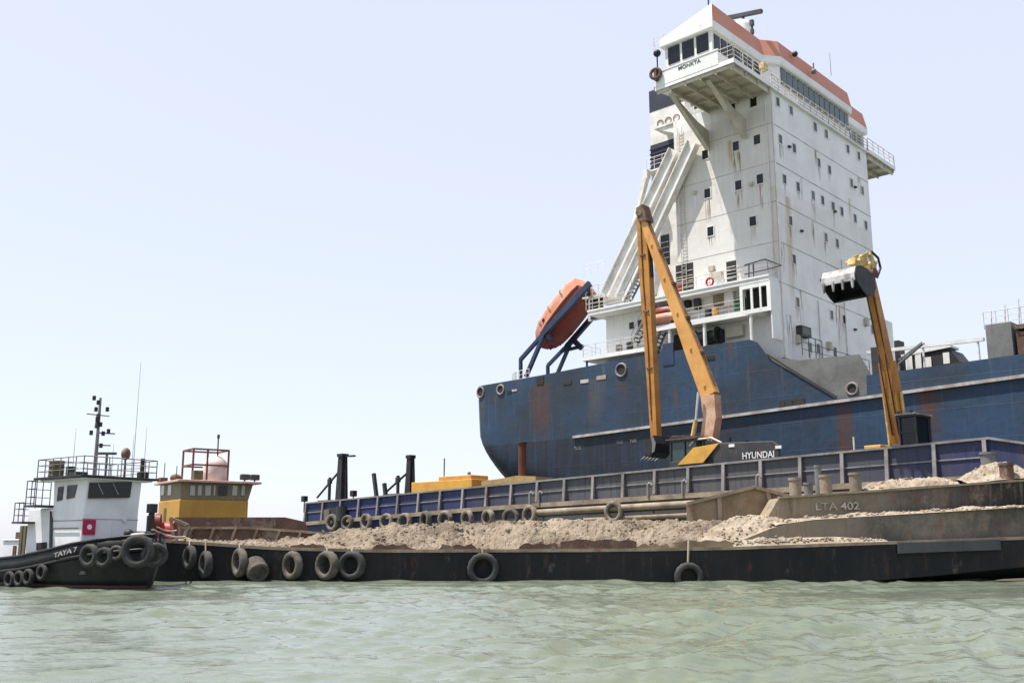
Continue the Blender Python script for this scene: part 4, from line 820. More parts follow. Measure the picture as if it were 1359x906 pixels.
for u, y in ((.65, .6), (.65, 1.65), (2.8, .6), (2.8, 1.65), (1.6, 1.65)): b.bar((u, y, 2.4), (u - .05 if u > 2 else u, y, 3.8), .12, .12)
cabo = b.build('cab', DGREY, ex1, bevel=.03); b = MB(); b.box((.72, .66, 2.4), (2.7, 1.6, 3.74)); b.build('cab_glass', GREENGLASS, cabo)
b = MB(); b.box((.5, .45, 3.9), (3.1, 1.8, 4.0)); b.bar((.2, .6, 4.05), (2.9, 1.2, 4.25), .3, .1); b.build('cab_roof', BROWN, cabo)
EXL = Matrix.Rotation(0, 4, 'Z')
def toL(px, py, yoff):                                      # photo point on the plane y=yoff of excavator one
    n = (-h1[1], h1[0]); rt = (r1[0] + n[0] * yoff, r1[1] + n[1] * yoff); q = vplane(px, py, rt, h1); return q[0], q[1] - zb1
b = MB(); y = 1.72
b.prism([toL(900, 617, y), toL(934, 614, y), toL(955, 588, y), toL(921, 594, y)], 1, y, y + .1); b.build('side_panel', YELB, ex1, bevel=.02)
u0, z0 = toL(985, 609, 1.74); u1, _ = toL(1027, 606, 1.74)
b = MB(); bx = toL(948, 612, 1.6)[0]; ex_ = toL(1036, 604, 1.6)[0]; zt_ = toL(985, 588, 1.6)[1]
b.prism([(bx, 1.2), (ex_ + .25, 1.2), (ex_, 1.5), (ex_ + .1, zt_ - .3), (ex_ + .5, zt_), (bx - 0.4, zt_ + .15), (bx, zt_ - .3)], 1, 1.45, 1.72); b.build('side_cover', DGREY, ex1, bevel=.06)
lettering('maker_name', 'HYUNDAI', .62, (u0, 1.735, z0), (-1, 0, 0.0), (0, 0, 1), LETTER, ex1, thick=.02, width=abs(u1 - u0))
for px, py in ((971, 591), (1033, 593)):
    u, z = toL(px, py, 1.74); b = MB(); b.box((u - .22, 1.72, z - .1), (u + .22, 1.76, z + .1)); b.build('side_lamp', LETTER, ex1)
b = MB(); b.path([(1.9, -1.6, 1.55), (1.9, -1.6, 2.5), (.6, -1.6, 2.5)], .04); b.path([(bx + 2, 1.55, zt_ + .1), (bx + 1.6, 1.55, zt_ + .5), (bx + .2, 1.55, zt_ + .55), (bx - .6, 1.55, zt_ + .15)], .07); b.build('grab_rail', RAIL, ex1)
# second excavator: faces the water, arm raised
h2 = Vector((-.75, -.66)).normalized(); s2, _ = S(1203, 592, BT + 3.6); r2 = W(s2, BT + 3.6); r2.z = BOTB(s2); zb2 = r2.z
ex2 = excavator('ochre excavator with its arm raised straight up and bucket tipped over', r2, h2, None, None, None, YEL2, 0)
P2 = lambda px, py: (lambda q: (q[0], q[1] - zb2))(vplane(px, py, r2, h2))
f2, k2, t2 = P2(1196, 588), P2(1177, 480), P2(1152, 362)
b = MB(); box_beam(b, [f2, tuple(Vector(f2).lerp(Vector(k2), .5)), k2], 0, .84, (.8, .9, .66)); b.build('boom', YEL2, ex2)
b = MB()
for y in (-.56, .56): p, q = Vector(f2) + Vector((.3, -.2)), Vector(f2).lerp(Vector(k2), .62); b.tube((p.x, y, p.y), (q.x, y, q.y), .10)
b.build('boom_cylinder', YPALE, ex2)
b = MB(); box_beam(b, [tuple(Vector(k2).lerp(Vector(f2), .12)), tuple(Vector(k2).lerp(Vector(t2), .5)), t2], 0, .56, (.7, .62, .42)); b.build('stick', YEL2, ex2)
b = MB()
for dy in (-.22, .2):
    pts = [Vector(f2).lerp(Vector(k2), k) for k in (.1, .5, .95)] + [Vector(k2).lerp(Vector(t2), k) for k in (.1, .5, .85)]
    b.path([(p.x + (.47 if i < 3 else .34), dy, p.y - .05 + (.04 if i % 2 else 0)) for i, p in enumerate(pts)], .04, 5)
b.build('hydraulic_hose', BLACK, ex2)
b = MB(); p, q = Vector(k2).lerp(Vector(t2), .18), Vector(k2).lerp(Vector(t2), .62); b.tube((p.x - .5, 0, p.y), (q.x - .5, 0, q.y), .14); b.mi = 1; q2 = Vector(k2).lerp(Vector(t2), .95); b.tube((q.x - .5, 0, q.y), (q2.x - .5, 0, q2.y + .2), .07); b.build('bucket_cylinder', [YEL2, CHROME], ex2)
b = MB(); T2 = Vector(t2); b.tube((T2.x, -.5, T2.y - .1), (T2.x, .5, T2.y - .1), .3, n=14); b.build('stick_pin', BROWN, ex2)
b = MB(); q = lambda u, z: (T2.x + u, T2.y + z)
for y in (-.36, .30): b.prism([q(-.35, -.1), q(-.45, .5), q(-.1, 1.0), q(.35, 1.15), q(.5, .9), q(.15, .6), q(.1, 0)], 1, y, y + .06); b.prism([q(.25, 1.1), q(.55, 1.15), q(1.7, .55), q(1.6, .3), q(.5, .85)], 1, y + .02, y + .08)
for u, z in ((-.1, 0), (.35, 1.0), (1.6, .42), (-.25, .6)): b.tube((T2.x + u, -.48, T2.y + z), (T2.x + u, .48, T2.y + z), .11, n=10)
b.tube(q(-.55, -1.4)[:1] + (0,) + q(-.55, -1.4)[1:], (T2.x + .3, 0, T2.y + .95), .13); b.prism([q(-.25, -.4), q(.2, -.3), q(.3, .35), q(-.1, .5)], 1, -.3, .3)
b.prism([q(.9, .1), q(1.9, .2), q(1.8, .6), q(1.2, .75)], 1, -.25, .25); b.build('bucket_linkage', YPALE, ex2)
b = MB(); b.path([(T2.x - .4, .35, T2.y - .3), (T2.x - .9, .35, T2.y + .4), (T2.x - .7, .35, T2.y + 1.0), (T2.x, .3, T2.y + 1.3)], .08, 6); b.build('hydraulic_hose', BLACK, ex2)
bc = Vector(P2(1118, 367)); w2 = 1.08
out = [(-1.6, .1), (-.9, .42), (-.2, .5), (.35, .35), (.55, -.05), (.58, -.5)]; inn = [(.5, -.5), (.46, -.08), (.28, .24), (-.2, .38), (-.85, .3), (-1.5, 0)]
b = MB(); b.prism([(bc.x + u, bc.y + z) for u, z in out + inn], 1, -w2, w2); bk2 = b.build('bucket', WORN, ex2)
bw = [(-1.6, .1), (-1.75, -.6), (-1.4, -1.15), (-.8, -1.3), (-.8, -1.2), (-1.32, -1.05), (-1.62, -.55), (-1.48, .05)]
b = MB(); b.prism([(bc.x + u, bc.y + z) for u, z in bw], 1, -w2, w2)
for y in (-w2 - .05, w2): b.prism([(bc.x + u, bc.y + z) for u, z in ((-1.6, .1), (-.9, .42), (-.2, .5), (.35, .35), (.5, -.1), (.3, -.6), (-.3, -1.05), (-.8, -1.3), (-1.4, -1.15), (-1.75, -.6))], 1, y, y + .05)
b.build('bucket_back', BLACK, bk2)
for k in range(4): b = MB(); y = -w2 + .15 + k * (2 * w2 - .3) / 3; b.bar((bc.x + .55, y, bc.y - .35), (bc.x + .57, y, bc.y - .95), .24, .14, up=(0, 1, 0), w2=.10, h2=.06); b.build('bucket_tooth', WORN, bk2)
b = MB(); b.box((-3.4, -1.7, 1.2), (2.2, 1.7, 1.6)); b.box((-3.6, -1.65, 1.6), (-.4, 1.65, 2.5)); b.build('house', DGREY, ex2, bevel=.06)
b = MB(); b.box((.2, -1.7, 1.6), (2.0, -.6, 2.3)); b.build('side_panel', YELB, ex2, bevel=.05)
b = MB(); b.box((.2, .65, 1.6), (2.1, 1.75, 1.9)); b.box((.2, .6, 3.8), (2.15, 1.8, 3.92))
for u, y in ((.25, .7), (.25, 1.7), (2.0, .7), (2.0, 1.7)): b.bar((u, y, 1.9), (u, y, 3.8), .12, .12)
c2 = b.build('cab', DGREY, ex2, bevel=.03); b = MB(); b.box((.3, .74, 1.9), (1.95, 1.64, 3.78)); b.build('cab_glass', GLASS, c2)
b = MB(); b.bar((1.98, .7, 2.9), (1.98, 1.7, 2.9), .06, .08); b.box((1.0, .64, 1.9), (1.1, .70, 3.8)); b.tube((2.2, .8, 4.0), (2.2, .8, 4.15), .1); b.tube((2.2, 1.6, 4.0), (2.2, 1.6, 4.15), .1); b.build('cab_trim', DGREY, c2); b = MB(); b.box((.1, .55, 3.92), (2.25, 1.85, 4.0)); b.build('cab_roof', WORN, c2)
b = MB(); b.tube((1.9, -2.4, 1.2), (1.9, -2.4, 2.9), .06); b.build('grab_rail', RAIL, ex2)

# ================================================================== GREY SAND BARGE
GY = 47.88
gb = thing('sand_barge', 'low rust-streaked black barge in front, heaped with sand and lined with tyres', 'barge', (0, GY, 0))
gx = lambda px, Y=GY: at_y(px, 722, Y).x
gz = lambda py, Y=GY: at_y(679, py, Y).z
YF = lambda x: 0.0 if x < 12 else 0.004 * (x - 12) ** 2            # plan recedes towards the raked end
zt = lambda x: interp([(-18, 1.9), (-16.5, 1.82), (-11, 1.45), (-6, 1.33), (4, 1.36), (10, 1.45), (15, 1.62), (24, 1.92), (30, 2.2)], x)
zbm = lambda x: interp([(-18, -.5), (12, -.5), (15, -.15), (19, .15), (23.5, .55), (27, .9), (30, 1.3)], x)
xs = list(np.linspace(-18, 30, 60)); WB = 6.4
b = MB(); b.loft([[(x, YF(x), zbm(x)), (x, YF(x) - .06, zt(x) - .12), (x, YF(x), zt(x)), (x, WB, zt(x)), (x, WB, -.5), (x, YF(x) + 3.0, -.5)] for x in xs]); b.build('barge_hull', GBLACK, gb)
b = MB(); b.loft([[(x, YF(x) - .12, zt(x) - .10), (x, YF(x) - .12, zt(x) + .04), (x, YF(x) + .2, zt(x) + .04), (x, YF(x) + .2, zt(x) - .10)] for x in xs]); b.build('deck_edge', SANDY, gb)
# forward ledge strip, second tier, raised end deck
xr = [x for x in xs if x > gx(1170)]
b = MB(); b.loft([[(x, YF(x) - .20, zt(x) - .52), (x, YF(x) - .20, zt(x) - .05), (x, YF(x) - .05, zt(x) - .05), (x, YF(x) - .05, zt(x) - .52)] for x in xr if x < gx(1332)]); b.build('rubber_strip', GSTRIP, gb)
z2 = lambda x: interp([(gx(985), 1.75), (gx(1040), 2.5), (gx(1090), 2.72), (gx(1200), 2.95), (24, 3.3), (30, 3.6)], x)
x2 = [gx(985)] + [x for x in xs if x > gx(990)]
b = MB(); b.loft([[(x, YF(x) + .55, zt(x)), (x, YF(x) + .5, z2(x)), (x, WB, z2(x)), (x, WB, zt(x))] for x in x2]); b.build('second_tier', CONC2, gb)
Y3 = GY + 1.6
z3 = lambda x: interp([(12.9, 3.80), (gx(1200, Y3), 4.2), (gx(1359, Y3), 4.62), (31, 5)], x)
x3 = [gx(1037, Y3)] + [x for x in xs if x > gx(1045, Y3)]
b = MB(); b.loft([[(x, YF(x) + 1.7, z2(x) - .1), (x, YF(x) + 1.6, z3(x)), (x, WB + .2, z3(x)), (x, WB + .2, z2(x) - .1)] for x in x3]); b.prism([(x3[0], 2.7), (x3[0], 3.78), (x3[0] - .5, 3.0), (x3[0] - .6, 2.6)][::-1], 1, 1.66, WB); rd = b.build('raised_end_deck', CONC, gb)
b = MB(); b.loft([[(x, YF(x) + 1.45, z3(x) - .04), (x, YF(x) + 1.45, z3(x) + .06), (x, YF(x) + 1.9, z3(x) + .06), (x, YF(x) + 1.9, z3(x) - .04)] for x in x3]); b.build('deck_lip', SANDY, gb)
xa, za = at_y(1082, 678, Y3).x, at_y(1082, 678, Y3).z
lettering('barge_name', 'LTA 402', .50, (xa, 1.62 , za + .05), (1, 0, .02), (0, 0.06, 1), mat('faded_lettering', (0.48, 0.45, 0.40), (0.26, 0.23, 0.19), 0.8, dust=0.5, scale=2), gb, thick=.03, width=gx(1143, Y3) - xa)
for k, (px, pt, pb, rp, Yb) in enumerate(((1059.5, 634, 662, 8, 50.2), (1100.5, 630, 660, 8, 50.2), (1140.5, 627, 657, 8, 50.2), (1077, 640, 660, 6, 51.5), (1091, 617, 655, 4.5, 52), (1345, 614, 640, 9, 50.5), (1322, 600, 625, 10, 52.5))):
    x = gx(px, Yb); zt_, zb_ = gz(pt, Yb), gz(pb, Yb); r = rp / 1376 * Yb; b = MB(); y = Yb - GY
    b.tube((x, y, zb_ - .6), (x, y, zt_), r, n=16); b.tube((x, y, zt_ - .12), (x, y, zt_), r * 1.12, n=16); b.build('bollard', BROWN if px > 1340 else CONC if k < 3 else GREY, gb)
# hopper walls
Yh = 51.6
def wallpoly(nm, pts, Y, m, th=.12):
    b = MB(); b.prism([(at_y(px, py, Y).x, at_y(px, py, Y).z) for px, py in pts], 1, Y - GY, Y - GY + th); return b.build(nm, m, gb)
wallpoly('hopper_end_plate', [(912, 722), (1020, 722), (1040, 664), (1060, 662), (1000, 645), (912, 668)], Yh, TAN)
b = MB()
for (px, py, px2, py2) in ((912, 668, 1000, 646), (1000, 646, 1062, 662)): p, q = at_y(px, py, Yh), at_y(px2, py2, Yh); b.bar((p.x, Yh - GY - .02, p.z), (q.x, Yh - GY - .02, q.z), .3, .16)
for px, py in ((916, 668), (954, 657), (1018, 652)): p = at_y(px, py, Yh); b.bar((p.x, Yh - GY - .06, p.z), (p.x + (.6 if px > 1000 else 0), Yh - GY - .06, 1.6), .2, .12, up=(0, 1, 0))
b.build('hopper_rim', SANDY, gb)
wallpoly('hopper_side_plate', [(236, 722), (430, 722), (430, 707), (330, 700), (250, 699)], 50.4, BROWN)
b = MB(); Y = 50.3
for px in range(252, 440, 29):
    p = at_y(px, 701 if px < 340 else 704, Y); b.bar((p.x - .15, Y - GY, 1.5), (p.x + .12, Y - GY - .05, p.z), .12, .16, up=(0, 1, 0))
p, q = at_y(240, 700, Y), at_y(330, 700, Y); b.bar((p.x, Y - GY, p.z), (q.x, Y - GY, q.z), .14, .12); r_ = at_y(440, 708, Y); b.bar((q.x, Y - GY, q.z), (r_.x, Y - GY, r_.z), .14, .12); b.build('hopper_rib', SANDY, gb)
wallpoly('hopper_far_plate', [(232, 722), (412, 722), (405, 692), (378, 686), (232, 686)], 53.4, BROWN)
for a, c, y0, y1 in ((385, 430, 722, 735), (494, 543, 722.5, 734), (583, 633, 723, 734), (689, 742, 721, 733), (744, 845, 716, 733), (846, 890, 722, 733), (895, 972, 717, 731)):
    x0, x1 = gx(a), gx(c); b = MB(); n = 9; top = [(x0 + (x1 - x0) * i / n, gz(y0) + .05 * math.sin(i * 2.1 + a) - (.1 if i in (0, n) else 0)) for i in range(n + 1)]
    b.prism([(x0, zt(x0) + .02), (x1, zt(x1) + .02)] + top[::-1], 1, .06, .16); b.build('coaming_plate', BROWN if a < 800 else TAN, gb)
# pale frame and drum by the aft end
p = lambda px, py: (at_y(px, py, 49.2).x, 49.2 - GY, at_y(px, py, 49.2).z)
b = MB(); b.bar(p(226, 687), p(250, 697), .14, .14); b.bar(p(226, 687), p(231, 716), .12, .12); b.bar(p(250, 697), p(243, 716), .14, .14); b.bar(p(229, 714), p(247, 716), .12, .12); b.bar(p(238, 692), p(238, 716), .08, .08); b.build('gate_frame', SANDY, gb)
b = MB(); c = p(216, 703); b.tube((c[0] - .45, c[1] + .3, c[2]), (c[0] + .45, c[1] + .3, c[2]), .38, n=14); b.box((c[0] - .5, c[1] - .1, c[2] - .9), (c[0] + .5, c[1] + .7, c[2] - .2)); b.build('red_winch', RED, gb, bevel=.03)
b = MB(); c = p(206, 693); b.tube((c[0], c[1], c[2]), (c[0] + .25, c[1] + .05, c[2]), .42, n=16); b.build('red_drum', LB_R, gb)

# ------------------------------------------------ sand heaps
def fbm(x, y, o=4, seed=0.0): return mnoise.fractal(Vector((x, y, seed)), 1.0, 2.0, o)
def heap(name, label, xa, xb, ya, yb, zfun, nx, ny, m=SAND, clods=0, sd=0.0, amp=.22):
    b = MB(); b.smooth = False; vs = []; fs = []
    for i in range(nx + 1):
        for j in range(ny + 1):
            x = xa + (xb - xa) * i / nx; y = ya + (yb - ya) * j / ny; e = min(i, nx - i, j, ny - j)
            z = zfun(x, y) 
            if e > 0: z += amp * (fbm(x * 1.1, y * 1.1, 5, sd) + .7 * abs(fbm(x * 2.2, y * 2.2, 3, sd + 5)) + .36 * fbm(x * 6.5, y * 6.5, 3, sd + 8))
            vs.append((x + .04 * fbm(x * 5, y * 5, 2, 9), y + .04 * fbm(x * 5, y * 5, 2, 3), z))
    for i in range(nx):
        for j in range(ny): a = i * (ny + 1) + j; fs.append((a, a + ny + 1, a + ny + 2, a + 1))
    b.add(vs, fs)
    rs = random.Random(int(sd * 10) + 3)
    for k in range(clods):
        x = rs.uniform(xa + .2, xb - .2); y = rs.uniform(ya + .1, ya + (yb - ya) * .75); z = zfun(x, y) + .1; r = rs.uniform(.02, .075) * (1.8 if rs.random() < .06 else 1); z -= .06
        o = len(b.v); b.sphere((x, y, z), r, r * .9, r * .75, 7, 5)
        for q in range(o, len(b.v)):
            vx, vy, vz = b.v[q]; d = 1 + .5 * fbm(vx * 9, vy * 9 + vz * 7, 2, k); b.v[q] = (x + (vx - x) * d, y + (vy - y) * d, z + (vz - z) * d)
    o = b.build(name, m); tag(o, label, 'sand heap', 'sand heaps on the grey barge'); return o
def ridge(x):                                               # crest height of the long heap
    return interp([(-16.4, 1.55), (-14, 1.65), (-10, 1.9), (-7.5, 2.3), (-5, 2.5), (0, 2.62), (6, 2.7), (9.5, 2.65), (12, 2.55), (13.6, 2.6)], x)
def z_long(x, y):
    k = (y - GY - .1) / 2.6; k2 = max(0, min(1, k)); base = zt(x) + .02
    k3 = max(0, min(1, k - .28 * fbm(x * .35, 3.3, 3, 2))); z = base + (ridge(x) - base) * (math.sin(k3 * math.pi / 2) ** 1.15)
    if y > GY + 3.2: z -= (y - GY - 3.2) * .45
    return z
heap('sand_heap', 'long uneven heap of tan dredged sand filling the low barge behind the tyres', -15.9, 13.2, GY + .12, GY + 5.6, z_long, 460, 80, SAND, 1300, 1.0, .19)
heap('sand_heap', 'narrow line of pale sand on the ledge under the barge lettering', gx(1035), 28, GY + .6, GY + 1.75, lambda x, y: z2(x) + .02 + .20 * math.sin(max(0, min(1, (y - GY - YF(x) - .62) / 1.1)) * 2.0) * (.7 + .5 * fbm(x * .7, 2, 3, 4)), 170, 12, SANDL, 220, 2.0, .06)
heap('sand_heap', 'thin strip of caked sand on the lowest ledge above the black hull side', gx(965), gx(1180), GY + .05, GY + .52, lambda x, y: zt(x) + .04 + .30 * (y - GY - .05) / .47 * (1 - max(0, (x - gx(1110)) / 3.4)), 110, 8, SANDL, 150, 3.0, .05)
heap('sand_heap', 'white sand mound piled around the bollards on the raised barge end', gx(1285, 51), 27.5, 50.2, 53.6, lambda x, y: z3(x) + .02 + 1.0 * math.exp(-((x - gx(1335, 51.5)) / 1.9) ** 2 - ((y - 51.7) / 1.0) ** 2), 60, 36, SANDL, 90, 4.0, .12)
heap('sand_heap', 'rusty brown mound of debris and sand beside the three bollards', gx(1150, 50.5), gx(1270, 51), 49.9, 53.5, lambda x, y: z3(x) + .02 + .5 * math.exp(-((y - 51.2) / .9) ** 2) * (.5 + .5 * math.sin((x - gx(1150, 50.5)) / (gx(1270, 51) - gx(1150, 50.5)) * math.pi)), 70, 36, SANDY, 90, 5.0, .16)
def z_spill(x, y):
    k = max(0, min(1, (y - GY - .28) / 1.5)); return zt(x) + .04 + k ** .75 * (.55 + .8 * min(1, max(0, x - gx(925)) / 2.5)) * (1 - .35 * max(0, (x - gx(1040)) / 1.2))
heap('sand_heap', 'sloping spill of pale sand between the tan plate and the raised barge end', gx(925), gx(1072), GY + .22, GY + 3.4, z_spill, 90, 44, SANDL, 160, 6.0, .12)
# half-sunken mud bank at the frame edge
b = MB(); pts = []
b.smooth = True; b.sphere((0, 0, 0), 3.2, .45, .14, 24, 9)
o = b.build('timber_baulk', mat('wet_timber', (0.07, 0.055, 0.038), (0.04, 0.033, 0.025), .7), loc=(24.6, 53.0 - 6.6, 0.02)); tag(o, 'low brown timber baulk floating in the water under the raked barge end', 'timber')

# ================================================================== TYRES
def tyre_mesh(nm, Ro, w, m):
    b = MB(); n = 30; pr = [(Ro * .60, -w * .40), (Ro * .68, -w * .5), (Ro * .86, -w * .52), (Ro * .96, -w * .40), (Ro, -w * .2), (Ro * 1.0, 0), (Ro, w * .2), (Ro * .96, w * .40), (Ro * .86, w * .52), (Ro * .68, w * .5), (Ro * .60, w * .40), (Ro * .63, 0)]
    lo = []
    for i in range(n + 1):
        a = 2 * math.pi * i / n; k = 1.0 + (0.022 if i % 2 else -0.01)
        lo.append([(r * (k if r > Ro * .9 else 1) * math.cos(a), y, r * (k if r > Ro * .9 else 1) * math.sin(a)) for r, y in pr])
    b.smooth = True; b.loft(lo, cap=False, closed=True)
    return b.build(nm, m)
TY = {}
def tyre(label, c, Ro, yaw, group, m=RUBBER, tilt=0.0, w=.36):
    key = m.name
    if key not in TY:
        o = tyre_mesh('fender_tyre', 1.0, w / .64, m); TY[key] = o
    else:
        o = TY[key].copy(); col.objects.link(o)
    o.scale = (Ro * random.uniform(.95, 1.03), Ro * random.uniform(.85, 1.2), Ro); o.location = c; o.rotation_euler = (tilt, random.uniform(0, 6), yaw); tag(o, label, 'tyre', group)
    o.rotation_mode = 'XYZ'; return o
def tz(px, py, Y): q = at_y(px, py, Y); return (q.x, Y, q.z)
GF = 'fender tyres along the grey barge side'
front = [(214, 732, 7, 13, 'edge-on grey tyre squeezed between the tug bow and the grey barge'), (251.5, 739, 9, 16, 'narrow-looking black tyre on the barge side, next right of the tug bow tyres'),
 (273, 749, 8, 18, 'turned tyre on the barge side below the pale gate frame'), (318, 746, 9, 19, 'pale-rimmed turned tyre just left of the solid ribbed fender'),
 (388, 750, 12.5, 18.5, 'turned tyre alone between the ribbed fender and the tyre pair'), (434, 750, 14, 19, 'left tyre of the close pair on the barge side'),
 (467, 750, 18, 19, 'right tyre of the close pair on the barge side, nearly facing out'), (641, 754, 21, 21, 'large tyre hanging alone at the middle of the barge side'),
 (914, 765, 19, 19, 'half-sunken tyre hung by a chain right of centre on the barge side')]
for px, py, rx, ry, lb in front:
    Ro = ry / 1376 * 47.4; yaw = math.acos(min(1, rx / ry)) * .9; tyre(lb, tz(px, py, GY - .22 - .45 * Ro * math.sin(yaw)), Ro, -yaw, GF, DUSTRUB if 300 < px < 330 or px in (434, 388) else RUBBER)
# hanging chains
def chain(label, a, c, r=.035, m=ROPE, sag=0, nm='hanging_rope'):
    a, c = Vector(a), Vector(c); b = MB(); pts = [a.lerp(c, i / 10) - Vector((0, 0, sag * 4 * (i / 10) * (1 - i / 10))) for i in range(11)]; b.path(pts, r, 6); return tag(b.build(nm, m), label, 'rope')
chain('short rope holding the half-sunken tyre on the black barge side', tz(914, 715, GY - .17), tz(913, 748, GY - .2), .05)
chain('short rope holding the large single tyre at mid barge', tz(640, 729, GY - .17), tz(641, 737, GY - .2), .04)
chain('short rope holding the tyre left of the close pair', tz(388, 731, GY - .17), tz(388, 734, GY - .25), .035)
for px, py, ry, lb in ((251.5, 739, 16, 'narrow-looking tyre right of the tug bow'), (273, 749, 18, 'turned tyre below the gate frame'), (318, 746, 19, 'turned tyre left of the ribbed fender'), (434, 750, 19, 'left tyre of the close pair'), (467, 750, 19, 'right tyre of the close pair')):
    chain('short rope holding the ' + lb, (gx(px + 1), GY - .14, zt(gx(px)) + .03), tz(px, py - ry + 4, GY - .25), .035)
# ribbed fender
b = MB(); n = 18
for k in range(6): b.ring((0, -.3 + k * .12, 0), (0, 1, 0), .40, .11, 20, 6)
b.tube((0, -.34, 0), (0, .34, 0), .38, n=18); o = b.build('ribbed_fender', DUSTRUB, loc=tz(340, 755, GY - .55)); o.rotation_euler = (R(28), 0, R(35)); tag(o, 'solid grey ribbed rubber fender tilted among the barge tyres', 'fender')
# row along the blue barge ledge
row = [(441, 693, 11), (461, 693, 10), (486, 692, 11), (513, 692, 11), (537, 692, 12), (565, 690, 12), (591, 689, 12), (620, 688, 12), (648, 687, 12), (678, 687, 13), (703, 683, 13.5), (815, 679, 14)]
ordn = ['first', 'second', 'third', 'fourth', 'fifth', 'sixth', 'seventh', 'eighth', 'ninth', 'tenth', 'eleventh', '']
for i, (px, py, r) in enumerate(row):
    s, z = S(px, py, BT - .95); c = W(s, BT - .95, z); Y = c.y; Ro = r / 1376 * Y
    lb = f'dusty tyre, {ordn[i]} from the left in the row along the blue barge' if i < 11 else 'dusty tyre hanging on the fender pipe, apart to the right of the row'
    tyre(lb, c, Ro, -ANG + R(8 * math.sin(i * 2.3)), 'fender tyres along the blue barge side', CAKED if i % 4 != 1 else DUSTRUB, R(6))
    
# ================================================================== TUG
th = Vector((.8, -.6)); TR = Vector((-17.5, 42.0, 0)); trz = math.atan2(th.y, th.x)
tug = thing('tugboat', 'small black-hulled tug with white wheelhouse at the left edge', 'tugboat', TR, trz)
def TL(px, py, y):                                          # photo point -> tug frame on plane y (starboard is negative)
    n = (-th.y, th.x); rt = (TR[0] + n[0] * y, TR[1] + n[1] * y); u, z = vplane(px, py, rt, th); return (u, y, z)
def TX(px, py, x):                                          # photo point on the athwart plane at x
    rt = (TR[0] + th.x * x, TR[1] + th.y * x); h = (-th.y, th.x); u, z = vplane(px, py, rt, h); return (x, u, z)
sheer = lambda x: interp([(-6, .95), (-3, 1.0), (-1, 1.13), (1, 1.37), (3, 1.68), (4.6, 1.88), (5.4, 1.95)], x)
def thull(zl, zh, nm, m, wa=.82, wb=1.0):
    b = MB(); b.smooth = True; xs_ = [-6.0, -5.6, -4.8, -3, -1, 1, 2.5, 3.6, 4.4, 4.9, 5.2, 5.3]; lo = []
    for x in xs_:
        k = 1 - max(0, (x - 1.0) / 4.35) ** 2.6; hw = 1.9 * max(.06, k) * (1 if x > -5 else .9 - .3 * max(0, -5.2 - x))
        pts = []
        zs = np.linspace(0, 1, 6)
        for sg in (-1, 1):
            side = [(x - (.35 * (1 - q) if wb > .9 else .35 + .25 * (1 - q)) * max(0, x) / 5, sg * hw * (wa + (wb - wa) * q), zl(x) + (zh(x) - zl(x)) * q) for q in zs]
            pts += side if sg < 0 else side[::-1]
        lo.append(pts)
    b.loft(lo); return b.build(nm, m, tug)
thull(lambda x: .10, lambda x: sheer(x) - .5, 'hull', THULL); thull(lambda x: -.5, lambda x: .10, 'hull_bottom', TRED, .70, .818)
def tbul():
    b = MB(); b.smooth = True; xs_ = [-6.0, -5.6, -4.8, -3, -1, 1, 2.5, 3.6, 4.4, 4.9, 5.2, 5.3]; outl = []
    for x in xs_:
        k = 1 - max(0, (x - 1.0) / 4.35) ** 2.6; outl.append((x, 1.9 * max(.06, k) * (1 if x > -5 else .9 - .3 * max(0, -5.2 - x))))
    for sg in (-1, 1):
        b.loft([[(x, sg * w, sheer(x) - .52), (x, sg * (w + .02), sheer(x)), (x, sg * max(0, w - .08), sheer(x)), (x, sg * max(0, w - .08), sheer(x) - .52)] for x, w in outl])
        b.path([(x, sg * (w + .02), sheer(x) - .5) for x, w in outl], .07, 6); b.path([(x, sg * w, sheer(x) + .02) for x, w in outl], .06, 6)
    return b.build('bulwark', THULL, tug)
tbul()
b = MB(); b.box((-5.5, -1.5, .5), (3.0, 1.5, .62)); b.build('deck', GREY, tug)
HX, HY = 2.1, 1.2                                           # wheelhouse front, half breadth
b = MB(); zr = 4.13
b.prism([(-.1, .6), (HX, .6), (HX, 3.0), (HX + .10, zr), (-.25, zr), (-.15, 3.2)], 1, -HY, HY); wh = b.build('wheelhouse', TWHITE, tug, bevel=.06)
b = MB(); b.box((-1.9, -HY - .05, .6), (-.05, HY + .05, 3.02)); b.build('aft_house', TWHITE, tug, bevel=.05)
def face(nm, m, px, par, x0=None, th_=.03, frame=True):     # pane on the front plane
    q = [TX(a, c, x0) for a, c in px]; b = MB(); b.prism([(v[1], v[2]) for v in q], 0, x0 - .02, x0 + th_); return b.build(nm, m, par)
face('window', GLASS, [(117, 661), (172, 660), (175, 639), (119, 640)], wh, HX + .10)
def sideface(nm, m, px, par, y, th_=.03):
    q = [TL(a, c, y) for a, c in px]; b = MB(); b.prism([(v[0], v[2]) for v in q], 1, y + .02, y - th_); return b.build(nm, m, par)
b = MB(); b.rail([(-.05, -HY - .06, 2.2), (1.9, -HY - .06, 2.2)], .02, .02, 0, .9); b.build('grab_rail', RAILD, wh)
for px in (130, 150):
    a_, c_ = TX(px, 641, HX + .14), TX(px + 7, 656, HX + .14); b = MB(); b.tube(a_, c_, .012, n=5); b.build('wiper', RAIL, wh)
b = MB(); c_ = TX(165, 690, HX + .05); b.tube((HX, c_[1], c_[2]), (HX + .12, c_[1], c_[2]), .07, n=10); c_ = TX(150, 690, HX + .05); b.box((HX, c_[1] - .02, .7), (HX + .05, c_[1] + .02, 2.5)); b.build('wall_pipe', TWHITE, wh)
sideface('window', GLASS, [(89, 662), (99, 660), (103, 643), (90, 644)], wh, -HY); sideface('window', GLASS, [(76, 665), (83, 663), (85, 645), (78, 646)], wh, -HY)
sideface('porthole', DARK, [(49, 730), (62, 727), (62, 719), (49, 720)], wh, -HY - .06)
